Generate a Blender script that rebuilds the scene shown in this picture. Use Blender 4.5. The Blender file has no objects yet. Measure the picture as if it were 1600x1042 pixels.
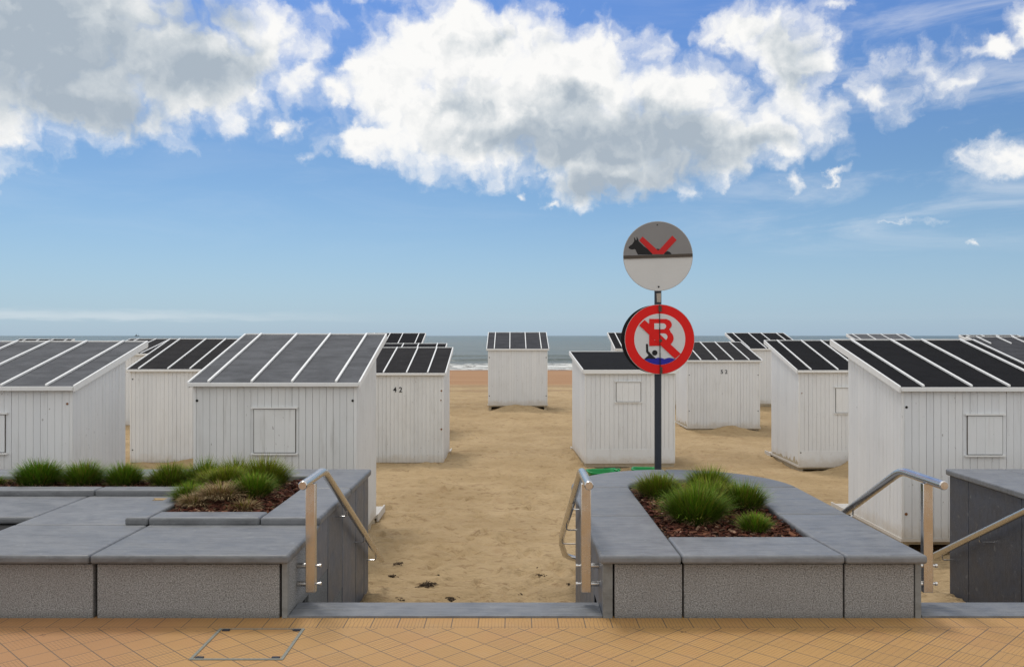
import bpy, bmesh, math, random
import numpy as np
from mathutils import Vector, Matrix, noise as mnoise
random.seed(7)
R = math.radians
SC = bpy.context.scene
COL = SC.collection
# ---------------------------------------------------------------- camera
FPX = 1357.0; EYE = 1.65
cd = bpy.data.cameras.new('camera'); cam = bpy.data.objects.new('camera', cd); COL.objects.link(cam)
cd.sensor_width = 36; cd.lens = FPX / 1600 * 36; cd.clip_start = 0.05; cd.clip_end = 20000
cam.location = (0, 0, EYE); cam.rotation_euler = (R(90.127), 0, 0); SC.camera = cam
# ---------------------------------------------------------------- light
SUN_AZ, SUN_EL = R(-25), R(60)      # azimuth from +Y, clockwise positive
sd = bpy.data.lights.new('sun', 'SUN'); sun = bpy.data.objects.new('sun', sd); COL.objects.link(sun)
sd.energy = 1.35; sd.angle = R(13); sd.color = (1.0, .955, .9)
sv = Vector((math.sin(SUN_AZ)*math.cos(SUN_EL), math.cos(SUN_AZ)*math.cos(SUN_EL), math.sin(SUN_EL)))
sun.rotation_euler = sv.to_track_quat('Z', 'Y').to_euler()
SC.view_settings.view_transform = 'Standard'; SC.view_settings.look = 'None'
SC.view_settings.gamma = 1; SC.view_settings.use_curve_mapping = False
SC.view_settings.exposure = 0.09
SKY = 0.08; SKYTINT = (.68, .89, 1.09); BIAS = .10; FILL_DECK = 1.03

class NT:
    """tiny helper for node trees"""
    def __init__(s, tree): s.t = tree; s.n = tree.nodes; s.l = tree.links
    def node(s, typ, **kw):
        nd = s.n.new(typ)
        for k, v in kw.items(): setattr(nd, k, v)
        return nd
    def put(s, sock, v):
        if isinstance(v, bpy.types.NodeSocket): s.l.new(v, sock)
        elif v is not None: sock.default_value = v
    def math(s, op, a, b=None, c=None, clamp=False):
        nd = s.n.new('ShaderNodeMath'); nd.operation = op; nd.use_clamp = clamp
        s.put(nd.inputs[0], a); s.put(nd.inputs[1], b)
        if c is not None: s.put(nd.inputs[2], c)
        return nd.outputs[0]
    def vmath(s, op, a, b=None, out=0):
        nd = s.n.new('ShaderNodeVectorMath'); nd.operation = op
        s.put(nd.inputs[0], a)
        if b is not None: s.put(nd.inputs[1], b)
        return nd.outputs[out]
    def noise(s, vec, scale, detail=4, rough=.55, out=0, dist=0):
        nd = s.n.new('ShaderNodeTexNoise'); s.put(nd.inputs['Vector'], vec)
        nd.inputs['Scale'].default_value = scale; nd.inputs['Detail'].default_value = detail
        nd.inputs['Roughness'].default_value = rough; nd.inputs['Distortion'].default_value = dist
        return nd.outputs[out]
    def ramp(s, fac, stops, interp='LINEAR'):
        nd = s.n.new('ShaderNodeValToRGB'); nd.color_ramp.interpolation = interp
        e = nd.color_ramp.elements
        e[0].position = stops[0][0]; e[0].color = (*stops[0][1], 1)
        e[1].position = stops[1][0]; e[1].color = (*stops[1][1], 1)
        for p, c in stops[2:]:
            k = e.new(p); k.color = (*c, 1)
        s.put(nd.inputs[0], fac); return nd.outputs[0]
    def mix(s, fac, a, b, blend='MIX'):
        nd = s.n.new('ShaderNodeMix'); nd.data_type = 'RGBA'; nd.blend_type = blend
        s.put(nd.inputs[0], fac)
        for sock, v in ((nd.inputs[6], a), (nd.inputs[7], b)):
            if isinstance(v, tuple) and len(v) == 3: v = (*v, 1)
            s.put(sock, v)
        return nd.outputs[2]
    def rng(s, v, a, b, c=0., d=1., smooth=True):
        nd = s.n.new('ShaderNodeMapRange'); nd.interpolation_type = 'SMOOTHSTEP' if smooth else 'LINEAR'
        s.put(nd.inputs[0], v)
        for i, x in enumerate((a, b, c, d)): s.put(nd.inputs[i+1], x)
        return nd.outputs[0]
    def mapping(s, vec, loc=(0,0,0), rot=(0,0,0), scale=(1,1,1), typ='POINT'):
        nd = s.n.new('ShaderNodeMapping'); nd.vector_type = typ; s.put(nd.inputs[0], vec)
        nd.inputs[1].default_value = loc; nd.inputs[2].default_value = rot; nd.inputs[3].default_value = scale
        return nd.outputs[0]

# ---------------------------------------------------------------- sky with clouds, laid out by azimuth and elevation
def azel(x, y):
    az = math.atan((x-800)/FPX); el = math.atan((524-y)/FPX*math.cos(az)); return az*FPX/100, el*FPX/100
world = bpy.data.worlds.new('World'); SC.world = world; world.use_nodes = True
W = NT(world.node_tree); W.n.clear()
sky = W.node('ShaderNodeTexSky', sky_type='NISHITA'); sky.sun_disc = False
sky.sun_elevation = SUN_EL; sky.sun_rotation = SUN_AZ; sky.air_density = 1.0; sky.dust_density = 0.6; sky.ozone_density = 2.2; sky.altitude = 0
tc = W.node('ShaderNodeTexCoord'); sep = W.node('ShaderNodeSeparateXYZ'); W.l.new(tc.outputs['Generated'], sep.inputs[0])
az = W.math('MULTIPLY', W.math('ARCTAN2', sep.outputs[0], sep.outputs[1]), FPX/100)
el = W.math('MULTIPLY', W.math('ARCSINE', sep.outputs[2]), FPX/100)
cmb = W.node('ShaderNodeCombineXYZ'); W.l.new(az, cmb.inputs[0]); W.l.new(el, cmb.inputs[1])
P0 = cmb.outputs[0]
#         x     y    rx   ry   rot  weight
BLOBS = [(40, 40, 330, 150, 0, 1.25), (120, 165, 190, 62, 0, 1.0), (290, 110, 200, 95, 0, 1.05), (420, 60, 120, 90, -10, .70), (470, 120, 62, 45, 0, .50), (-120, 120, 200, 160, 0, 1.2),
         (610, 135, 88, 96, 0, 1.2), (575, 215, 78, 48, 0, 1.0), (720, 75, 150, 92, 0, 1.3), (740, 190, 230, 92, -4, 1.3), (880, 130, 175, 105, 0, 1.3),
         (930, 215, 225, 84, -6, 1.25), (1060, 145, 110, 58, 8, 1.05), (1080, 225, 190, 78, -5, 1.05), (950, 278, 140, 46, -8, .9), (1190, 215, 135, 62, 0, .85),
         (528, 150, 42, 34, 0, .6), (990, 55, 55, 45, 0, .38),
         (1165, 45, 85, 38, 0, .85), (1235, 85, 95, 78, 0, 1.0), (1245, 170, 88, 70, 0, .8), (1130, 40, 60, 30, 0, .4),
         (1375, 140, 85, 62, 10, .44), (1440, 95, 110, 44, 14, .44), (1490, 130, 55, 50, 0, .5), (1560, 65, 85, 24, 28, .7), (1640, 20, 70, 40, 20, .8),
         (1580, 240, 80, 48, 0, .48), (821, 302, 20, 11, 0, .6), (860, 317, 22, 9, 0, .45), (1235, 285, 36, 24, 20, .45), (1300, 276, 32, 9, 8, .5),
         (440, 190, 44, 22, -10, .62), (500, 235, 26, 18, 30, .4), (5, 270, 60, 26, 0, .5), (1540, 372, 34, 10, 0, .42), (1300, 5, 60, 14, 0, .35), (1490, 205, 30, 10, 0, .2),
         (1400, 350, 150, 9, 0, .25),
         (620, 4, 90, 22, 0, .3)]
SHADE = [(60, 60, 330, 140, 0, 1.0), (150, 165, 190, 60, 0, .95), (330, 100, 130, 70, 0, .95), (-60, 30, 200, 200, 0, 1.0), (300, 10, 120, 60, 0, .9),
         (780, 75, 50, 40, 0, .45), (720, 150, 90, 60, -15, .5), (900, 150, 90, 35, -5, .75), (860, 215, 200, 65, -6, 1.0), (1000, 215, 180, 62, -6, 1.1), (1070, 260, 160, 60, 0, 1.0), (950, 290, 150, 46, 0, 1.05),
         (1210, 225, 70, 34, 0, .55), (1250, 120, 60, 40, 0, .55), (1170, 230, 90, 40, 0, .7), (1240, 90, 90, 80, 0, .42), (1190, 60, 60, 40, 0, .3), (1400, 140, 70, 40, 0, .5), (1440, 100, 90, 20, 14, .4)]
def field(NTx, p, blobs, k=.18):
    cur = None
    for (x, y, rx, ry, ro, w) in blobs:
        cx, cy = azel(x, y); c2 = math.cos(math.atan((x-800)/FPX))**2
        rx, ry = rx/100*(c2*.7+.3), ry/100
        if w < 1: rx, ry = rx*w**-.6, ry*w**-.6
        if cur is None: pp = p
        else:      # a negligible offset that makes the nodes evaluate one after another (keeps the shader stack small)
            ma = NTx.n.new('ShaderNodeVectorMath'); ma.operation = 'MULTIPLY_ADD'; NTx.put(ma.inputs[0], cur); ma.inputs[1].default_value = (1e-6, 0, 0); NTx.put(ma.inputs[2], p); pp = ma.outputs[0]
        ma = NTx.n.new('ShaderNodeVectorMath'); ma.operation = 'MULTIPLY_ADD'; NTx.put(ma.inputs[0], pp)
        ma.inputs[1].default_value = (1/rx, 1/ry, 0); ma.inputs[2].default_value = (-cx/rx, -cy/ry, 0)
        f = NTx.math('MULTIPLY_ADD', NTx.vmath('LENGTH', ma.outputs[0], out=1), -max(w, 1.0), w)
        cur = f if cur is None else NTx.math('SMOOTH_MAX', cur, f, k)
    return cur
w1 = W.vmath('MULTIPLY', W.vmath('SUBTRACT', W.noise(P0, 1.3, 2, .5, 1), (.5, .5, .5)), (1.0, .7, 0))
w2 = W.vmath('MULTIPLY', W.vmath('SUBTRACT', W.noise(P0, 5.5, 4, .62, 1), (.5, .5, .5)), (.34, .30, 0))
Q = W.vmath('ADD', W.vmath('ADD', P0, w1), w2)
F0 = field(W, Q, BLOBS)
def rough_(q):
    n = W.noise(q, 1.7, 8, .62)
    vo = W.node('ShaderNodeTexVoronoi', feature='SMOOTH_F1'); W.put(vo.inputs['Vector'], q); vo.inputs['Scale'].default_value = 2.1
    vo.voronoi_dimensions = '2D'; vo.inputs['Detail'].default_value = 1; vo.inputs['Roughness'].default_value = .55; vo.inputs['Smoothness'].default_value = .45
    puff = W.math('MULTIPLY', W.math('SUBTRACT', .42, vo.outputs['Distance']), .42)
    return W.math('ADD', W.math('MULTIPLY', W.math('SUBTRACT', n, .5), .95), puff)
N0 = rough_(Q); N1 = rough_(W.vmath('ADD', Q, (-.10, .16, 0)))
D0 = W.math('ADD', W.math('ADD', F0, N0), BIAS)
alpha = W.rng(D0, -.10, .66)
edge = W.math('MULTIPLY', W.rng(W.math('ABSOLUTE', az), 8.8, 10.2, 1, 0), W.rng(el, 6.2, 7.6, 1, 0))
alpha = W.math('MULTIPLY', W.math('MULTIPLY', alpha, edge), W.rng(el, .12, .32)); alpha = W.math('MULTIPLY', alpha, W.rng(el, .5, 1.3, .30, 1))
bn = W.noise(W.mapping(P0, scale=(1.1, 9, 1)), 1, 6, .6)
eb = W.math('ADD', el, W.math('MULTIPLY', W.math('SUBTRACT', bn, .5), .16))
band = W.math('MULTIPLY', W.math('MULTIPLY', W.rng(eb, .19, .25), W.rng(eb, .27, .40, 1, 0)), W.math('MULTIPLY', W.rng(az, -5.2, -1.8, .26, .02), W.rng(W.noise(W.mapping(P0, scale=(.6, 3, 1)), 1, 4, .6), .30, .62, .35, 1)))
cin = W.noise(W.mapping(P0, rot=(0, 0, -.2), scale=(.32, 1.5, 1)), 1, 8, .62, dist=.5)
cirrus = W.math('MULTIPLY', W.math('MULTIPLY', W.rng(cin, .44, .70), W.rng(az, 2.2, 5.0, .05, .34)), W.rng(el, .9, 1.8))
alpha = W.math('MAXIMUM', alpha, W.math('MAXIMUM', band, cirrus))
relief = W.math('MULTIPLY', W.math('SUBTRACT', N0, N1), .75)
rim = W.rng(D0, .15, .85, .26, 0)          # thin edges of the cloud let the light through
wq = W.vmath('ADD', P0, W.vmath('MULTIPLY', W.vmath('SUBTRACT', W.noise(P0, .9, 5, .6, 1), (.5, .5, .5)), (1.5, 1.1, 0)))
sh = W.rng(field(W, wq, SHADE, .25), -.1, .8)
sh = W.math('ADD', sh, W.math('MULTIPLY', W.math('SUBTRACT', W.noise(P0, 1.25, 6, .55), .47), .85))
light = W.math('ADD', W.math('ADD', W.math('SUBTRACT', 1.0, sh), relief), rim, clamp=True)
ccol = W.ramp(light, [(0, (.41, .48, .555)), (1, (.98, .975, .96)), (.45, (.62, .67, .71))])
ccol = W.vmath('SCALE', ccol, None); ccol.node.inputs['Scale'].default_value = .93/SKY
def skycolour():
    hz = W.rng(el, -.2, 2.6, 1, 0)          # pale band of air above the sea
    c = W.mix(1.0, sky.outputs[0], W.mix(W.rng(el, 2.4, 5.2), (*SKYTINT, 1), (.66, .93, 1.34, 1)), 'MULTIPLY')
    return W.mix(W.math('MULTIPLY', hz, .55), c, (.41/SKY, .565/SKY, .77/SKY))
skyc = skycolour()
# unseen bright cloud deck overhead and behind the camera, added for neutral fill light
deck = W.math('SUBTRACT', 1.0, W.math('MULTIPLY', W.rng(W.math('ABSOLUTE', az), 8.8, 19, 1, 0), W.rng(el, 6.6, 10.5, 1, 0)))
dn = W.noise(P0, .22, 2, .55)
filldeckc = W.mix(W.rng(dn, .3, .7), (FILL_DECK*.78/SKY, FILL_DECK*.80/SKY, FILL_DECK*.82/SKY), (FILL_DECK*1.16/SKY, FILL_DECK*1.14/SKY, FILL_DECK*1.10/SKY))
skyc = W.mix(W.math('MULTIPLY', deck, .92), skyc, filldeckc)
def backg(c):
    bg = W.node('ShaderNodeBackground'); W.put(bg.inputs[0], c); bg.inputs[1].default_value = SKY; return bg.outputs[0]
win = W.math('MULTIPLY', W.math('LESS_THAN', W.math('ABSOLUTE', az), 10.2), W.math('MULTIPLY', W.math('GREATER_THAN', el, .1), W.math('LESS_THAN', el, 7.6)))
mx = W.node('ShaderNodeMixShader'); W.put(mx.inputs[0], win); W.put(mx.inputs[1], backg(skyc)); W.put(mx.inputs[2], backg(W.mix(alpha, skyc, ccol)))
wo = W.node('ShaderNodeOutputWorld'); W.l.new(mx.outputs[0], wo.inputs[0])

# ---------------------------------------------------------------- materials
def mat(name, rough=.7, metallic=0.0, spec=.5):
    m = bpy.data.materials.new(name); m.use_nodes = True; N = NT(m.node_tree)
    b = N.n['Principled BSDF']; b.inputs['Roughness'].default_value = rough; b.inputs['Metallic'].default_value = metallic
    b.inputs['Specular IOR Level'].default_value = spec
    return m, N, b
def bump(N, b, h, strength=.3, dist=.01):
    nd = N.node('ShaderNodeBump'); nd.inputs['Strength'].default_value = strength; nd.inputs['Distance'].default_value = dist
    N.put(nd.inputs['Height'], h); N.l.new(nd.outputs[0], b.inputs['Normal'])
def objc(N): return N.node('ShaderNodeTexCoord').outputs['Object']
def attr(N, nm): 
    a = N.node('ShaderNodeAttribute'); a.attribute_name = nm; return a
def flat(name, col, rough=.6, metallic=0, var=.12, scale=18, spec=.25):
    m, N, b = mat(name, rough, metallic, spec)
    f = N.noise(objc(N), scale, 5, .6)
    c = N.mix(f, tuple(x*(1-var) for x in col), tuple(min(1, x*(1+var)) for x in col))
    N.put(b.inputs['Base Color'], c); return m
def m_paint(name, base=(.60, .605, .61), dirt=.5):
    m, N, b = mat(name, .55)
    oi = N.node('ShaderNodeObjectInfo')
    p = N.vmath('ADD', objc(N), N.vmath('SCALE', oi.outputs['Location'], None)); p.node.inputs[0].links[0].from_node
    tone = attr(N, 'tone').outputs['Fac']
    c = N.mix(1.0, base, N.ramp(tone, [(0, (.93, .935, .94)), (1, (1.05, 1.04, 1.02))]), 'MULTIPLY')
    st = N.noise(N.mapping(p, scale=(14, 14, 1.6)), 1, 6, .6)
    c = N.mix(N.rng(st, .52, .85, 0, .35*dirt+.1), c, (.36, .35, .32))
    bl = N.noise(p, 1.6, 4, .6)
    c = N.mix(N.rng(bl, .45, .8, 0, .22*dirt), c, (.44, .44, .42))
    sz = N.node('ShaderNodeSeparateXYZ'); N.put(sz.inputs[0], objc(N))
    c = N.mix(N.rng(N.math('ADD', sz.outputs[2], N.math('MULTIPLY', N.noise(p, 5, 5, .65), .32)), .14, .34, .5, 0), c, (.44, .36, .25))
    # chipped paint: scattered small bare spots, longer up and down the board
    v = N.noise(N.mapping(p, scale=(42, 42, 15)), 1, 3, .6)
    v2 = N.noise(p, 2.2, 2, .5)
    chip = N.math('MULTIPLY', N.rng(v, .72-.03*dirt, .75-.03*dirt), N.rng(v2, .46, .56))
    c = N.mix(N.math('MULTIPLY', chip, .8*min(1, dirt*1.4)), c, (.16, .145, .13))
    N.put(b.inputs['Base Color'], c)
    bump(N, b, N.noise(N.mapping(p, scale=(60, 60, 5)), 1, 4, .6), .25, .004)
    return m
def m_felt(name, col):
    m, N, b = mat(name, .95, spec=.1); p = objc(N)
    f = N.noise(N.mapping(p, scale=(1.2, 2.4, 2)), 2.5, 6, .65)
    f = N.rng(f, .3, .7); c = N.mix(f, tuple(x*.78 for x in col), tuple(x*1.22 for x in col))
    pt = N.noise(p, 1.1, 3, .5); c = N.mix(N.rng(pt, .5, .62, 0, .12), c, tuple(x*1.7+.004 for x in col))
    g = N.noise(p, 420, 2, .5); c = N.mix(N.rng(g, .45, .75, 0, .3), c, tuple(min(1, x*2.3+.02) for x in col))
    sc = N.noise(N.mapping(p, scale=(3, 30, 5)), 1.5, 5, .7); c = N.mix(N.rng(sc, .6, .8, 0, .35), c, tuple(x*.5 for x in col))
    N.put(b.inputs['Base Color'], c)
    cr = N.math('ABSOLUTE', N.math('SUBTRACT', N.noise(N.mapping(p, rot=(0, 0, .5), scale=(2, 5, 3)), 1, 3, .5, dist=.6), .5)); crm = N.rng(cr, 0, .012, 1, 0)
    bump(N, b, N.math('ADD', N.math('ADD', N.noise(p, 9, 4, .6), N.math('MULTIPLY', g, .25)), N.math('MULTIPLY', crm, .5)), .5, .014); return m
def m_bluestone(name, col=(.132, .137, .143)):
    m, N, b = mat(name, .5); p = N.node('ShaderNodeNewGeometry').outputs['Position']
    t = attr(N, 'tone').outputs['Fac']
    f = N.noise(p, 6.5, 9, .7)
    c = N.mix(N.rng(f, .30, .72), tuple(x*.80 for x in col), tuple(x*1.20 for x in col))
    st = N.noise(N.mapping(p, scale=(5, 30, 12)), 1, 8, .75); c = N.mix(N.rng(st, .40, .66, 0, .5), c, tuple(x*1.5 for x in col))
    c = N.mix(N.rng(st, .46, .34, 0, .5), c, tuple(x*.6 for x in col))
    c = N.mix(1.0, c, N.ramp(t, [(0, (.9, .9, .9)), (1, (1.1, 1.1, 1.12))]), 'MULTIPLY')
    sc = N.noise(N.mapping(p, rot=(0, 0, .5), scale=(9, 60, 20)), 1, 4, .6)
    c = N.mix(N.rng(sc, .66, .76, 0, .28), c, (.34, .36, .38))
    sp = N.noise(p, 150, 2, .5); c = N.mix(N.rng(sp, .70, .76, 0, .45), c, (.42, .43, .43))
    bs = N.noise(p, 14, 4, .6); c = N.mix(N.rng(bs, .62, .72, 0, .25), c, (.30, .31, .30))
    dk = N.noise(p, 1.3, 4, .6); c = N.mix(N.rng(dk, .5, .75, 0, .16), c, tuple(x*.6 for x in col))
    N.put(b.inputs['Base Color'], c); N.put(b.inputs['Roughness'], N.rng(f, .3, .8, .42, .68))
    bump(N, b, N.math('ADD', N.noise(p, 25, 6, .65), N.math('MULTIPLY', sp, .5)), .35, .004); return m
def m_granite():
    m, N, b = mat('bush_hammered_stone', .85); p = N.node('ShaderNodeNewGeometry').outputs['Position']
    sp = N.noise(p, 150, 3, .65); sp2 = N.noise(p, 90, 3, .6)
    c = N.ramp(sp, [(.30, (.045, .045, .044)), (.70, (.44, .44, .43)), (.42, (.17, .169, .165)), (.55, (.29, .288, .282))])
    c = N.mix(N.rng(sp2, .56, .66, 0, .6), c, (.085, .083, .08))
    big = N.noise(p, 1.8, 4, .6); c = N.mix(N.rng(big, .4, .75, 0, .4), c, (.17, .155, .145))
    sepn = N.node('ShaderNodeSeparateXYZ'); N.l.new(p, sepn.inputs[0])
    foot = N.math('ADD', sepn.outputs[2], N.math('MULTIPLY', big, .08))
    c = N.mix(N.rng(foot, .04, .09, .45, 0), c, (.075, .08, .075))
    N.put(b.inputs['Base Color'], c); bump(N, b, N.math('ADD', sp, sp2), .6, .006); return m
def m_pave(name, rot=math.pi/4, size=.1525, tiles=(.385, .215, .068)):
    m, N, b = mat(name, .7); p = N.node('ShaderNodeNewGeometry').outputs['Position']
    q = N.mapping(p, (.04, .015, 0), (0, 0, rot))
    br = N.node('ShaderNodeTexBrick', offset=0, squash=1); N.put(br.inputs['Vector'], q)
    br.inputs['Color1'].default_value = (0, 0, 0, 1); br.inputs['Color2'].default_value = (1, 1, 1, 1); br.inputs['Mortar'].default_value = (.5, .5, .5, 1)
    br.inputs['Scale'].default_value = 1; br.inputs['Mortar Size'].default_value = .0034; br.inputs['Mortar Smooth'].default_value = .3
    br.inputs['Brick Width'].default_value = size; br.inputs['Row Height'].default_value = size if rot else .19
    fb = N.node('ShaderNodeTexBrick', offset=0, squash=1); N.put(fb.inputs['Vector'], q)
    fb.inputs['Scale'].default_value = 1; fb.inputs['Mortar Size'].default_value = .0016; fb.inputs['Mortar Smooth'].default_value = .6
    fb.inputs['Brick Width'].default_value = size/4 if rot else size/6; fb.inputs['Row Height'].default_value = size/8 if rot else .4
    # every other paver has its grooves turned
    fb2 = N.node('ShaderNodeTexBrick', offset=0, squash=1); N.put(fb2.inputs['Vector'], q)
    fb2.inputs['Scale'].default_value = 1; fb2.inputs['Mortar Size'].default_value = .0016; fb2.inputs['Mortar Smooth'].default_value = .6
    fb2.inputs['Brick Width'].default_value = size/8; fb2.inputs['Row Height'].default_value = size*4
    pick = N.rng(N.noise(N.vmath('FLOOR', N.vmath('SCALE', q, None)), 3.7, 0), .499, .501)
    pick.node.inputs[0].links[0].from_node.inputs['Vector'].links[0].from_node.inputs[0].links[0].from_node.inputs['Scale'].default_value = 1/size
    groove = N.math('ADD', N.math('MULTIPLY', fb.outputs['Fac'], pick), N.math('MULTIPLY', fb2.outputs['Fac'], N.math('SUBTRACT', 1, pick)))
    wear = N.noise(p, 1.1, 5, .6)
    c = N.mix(br.outputs['Color'], tuple(x*.95 for x in tiles), tuple(min(1, x*1.05) for x in tiles))
    c = N.mix(N.rng(N.noise(p, 2.6, 6, .65), .42, .72, 0, .5), c, (.40, .20, .07))
    c = N.mix(N.rng(N.noise(p, 5, 6, .7), .5, .75, 0, .3), c, (.38, .25, .13))
    sx = N.node('ShaderNodeSeparateXYZ'); N.l.new(p, sx.inputs[0])
    c = N.mix(N.rng(N.math('ADD', sx.outputs[0], N.math('MULTIPLY', N.noise(p, .9, 3), 1.5)), -1.6, -.6, .55, 0), c, (.34, .155, .07))
    c = N.mix(N.rng(N.noise(p, 160, 2, .6), .6, .75, 0, .4), c, (.24, .14, .07))
    c = N.mix(N.math('MULTIPLY', groove, N.rng(wear, .34, .56, .3, 1.0)), c, (.20, .125, .06))
    c = N.mix(N.math('MULTIPLY', br.outputs['Fac'], .85), c, (.105, .08, .055))
    c = N.mix(N.rng(N.noise(p, 11, 3, .5), .735, .76, 0, .8), c, (.07, .035, .02))
    N.put(b.inputs['Base Color'], c)
    h = N.math('SUBTRACT', N.math('MULTIPLY', N.noise(p, 60, 4, .6), .3), N.math('ADD', br.outputs['Fac'], N.math('MULTIPLY', groove, .6)))
    bump(N, b, h, .5, .004); return m
def m_sand():
    m, N, b = mat('dune_sand', .95, spec=.15); p = N.node('ShaderNodeNewGeometry').outputs['Position']
    s = N.node('ShaderNodeSeparateXYZ'); N.l.new(p, s.inputs[0]); y = s.outputs[1]
    c = N.mix(N.rng(N.noise(p, .8, 6, .6), .3, .7), (.350, .248, .131), (.448, .326, .183))
    c = N.mix(N.rng(N.noise(p, 9, 6, .7), .5, .75, 0, .35), c, (.29, .20, .105))
    c = N.mix(N.rng(N.noise(p, 240, 3, .7), .56, .75, 0, .5), c, (.20, .14, .08))
    c = N.mix(N.rng(N.noise(N.mapping(p, scale=(1, .35, 1)), 3.1, 4, .6), .60, .70, 0, .25), c, (.30, .185, .095))
    tr = N.noise(N.mapping(p, rot=(0, 0, .3), scale=(3.2, 7.5, 1)), 1, 5, .65, dist=.8)
    c = N.mix(N.rng(tr, .575, .64, 0, .55), c, (.215, .135, .068))
    tr2 = N.noise(N.mapping(p, rot=(0, 0, -.4), scale=(7, 16, 1)), 1, 4, .6, dist=.5)
    c = N.mix(N.rng(tr2, .60, .66, 0, .5), c, (.24, .155, .08))
    # damp smooth sand near the water, with tracks running along the shore
    yy = N.math('ADD', y, N.math('MULTIPLY', N.noise(N.mapping(p, scale=(.02, .02, 1)), 1, 2), 8))
    wet = N.rng(yy, 46, 52)
    wc = N.mix(N.rng(N.noise(N.mapping(p, scale=(.03, .5, 1)), 1, 5, .6), .35, .65), (.30, .165, .082), (.38, .225, .118))
    c = N.mix(wet, c, wc)
    for a, bb in ((37.5, 39), (42.5, 44.5)):
        k = N.math('MULTIPLY', N.rng(y, a-.4, a), N.rng(y, bb, bb+.4, 1, 0)); c = N.mix(N.math('MULTIPLY', k, .35), c, (.24, .15, .085))
    c = N.mix(N.rng(y, 96, 106, 0, .6), c, (.17, .12, .085))
    N.put(b.inputs['Base Color'], c)
    N.put(b.inputs['Roughness'], N.rng(y, 96, 108, .95, .35))
    h = N.math('ADD', N.noise(N.mapping(p, scale=(1, 1.6, 1)), 5, 6, .6), N.math('MULTIPLY', N.noise(p, 60, 4, .7), .12))
    nd = N.node('ShaderNodeBump'); nd.inputs['Distance'].default_value = .06; N.put(nd.inputs['Strength'], N.rng(y, 40, 52, 1.0, .1)); N.put(nd.inputs['Height'], h)
    N.l.new(nd.outputs[0], b.inputs['Normal']); return m
def m_sea():
    m, N, b = mat('sea_water', .22, spec=.32); p = N.node('ShaderNodeNewGeometry').outputs['Position']
    s = N.node('ShaderNodeSeparateXYZ'); N.l.new(p, s.inputs[0]); y = s.outputs[1]
    c = N.mix(N.rng(y, 130, 900), (.10, .125, .10), (.055, .11, .11))
    c = N.mix(N.rng(N.noise(N.mapping(p, scale=(.02, .09, 1)), 1, 7, .7), .38, .66), c, (.15, .165, .14))
    c = N.mix(N.rng(N.noise(N.mapping(p, scale=(.05, .5, 1)), 1, 6, .7), .52, .70, 0, .6), c, (.03, .045, .042))
    c = N.mix(N.rng(y, 104, 150, .65, 0), c, (.20, .155, .09))
    fo = attr(N, 'foam').outputs['Fac']
    n1 = N.noise(N.mapping(p, scale=(.35, .30, 1)), 1.3, 8, .75, dist=.6)
    fm = N.rng(N.math('ADD', fo, N.math('MULTIPLY', N.math('SUBTRACT', n1, .5), 2.4)), .50, .70)
    n2 = N.noise(N.mapping(p, scale=(.10, .6, 1)), 1, 5, .7)
    caps = N.math('MULTIPLY', N.rng(n2, .64, .70), N.rng(y, 700, 150, 0, .35))
    fm = N.math('MAXIMUM', fm, caps)
    c = N.mix(fm, c, (.74, .74, .70))
    N.put(b.inputs['Base Color'], c); N.put(b.inputs['Roughness'], N.math('ADD', .32, N.math('MULTIPLY', fm, .5)))
    h = N.math('ADD', N.noise(N.mapping(p, scale=(.25, .8, 1)), 1, 7, .65), N.math('MULTIPLY', n1, .3))
    bump(N, b, h, 1.0, 1.1); return m
def m_steel():
    m, N, b = mat('brushed_stainless_steel', .24, 1.0); p = objc(N)
    f = N.noise(N.mapping(p, scale=(200, 200, 8)), 1, 3, .6)
    N.put(b.inputs['Base Color'], N.mix(f, (.50, .48, .46), (.68, .665, .64)))
    g = N.noise(p, 7, 5, .65)
    N.put(b.inputs['Roughness'], N.rng(g, .3, .75, .2, .32)); return m
def m_attrcol(name, a='Col', rough=.7, trans=0):
    m, N, b = mat(name, rough, spec=.08); N.put(b.inputs['Base Color'], attr(N, a).outputs['Color'])
    return m
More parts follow.
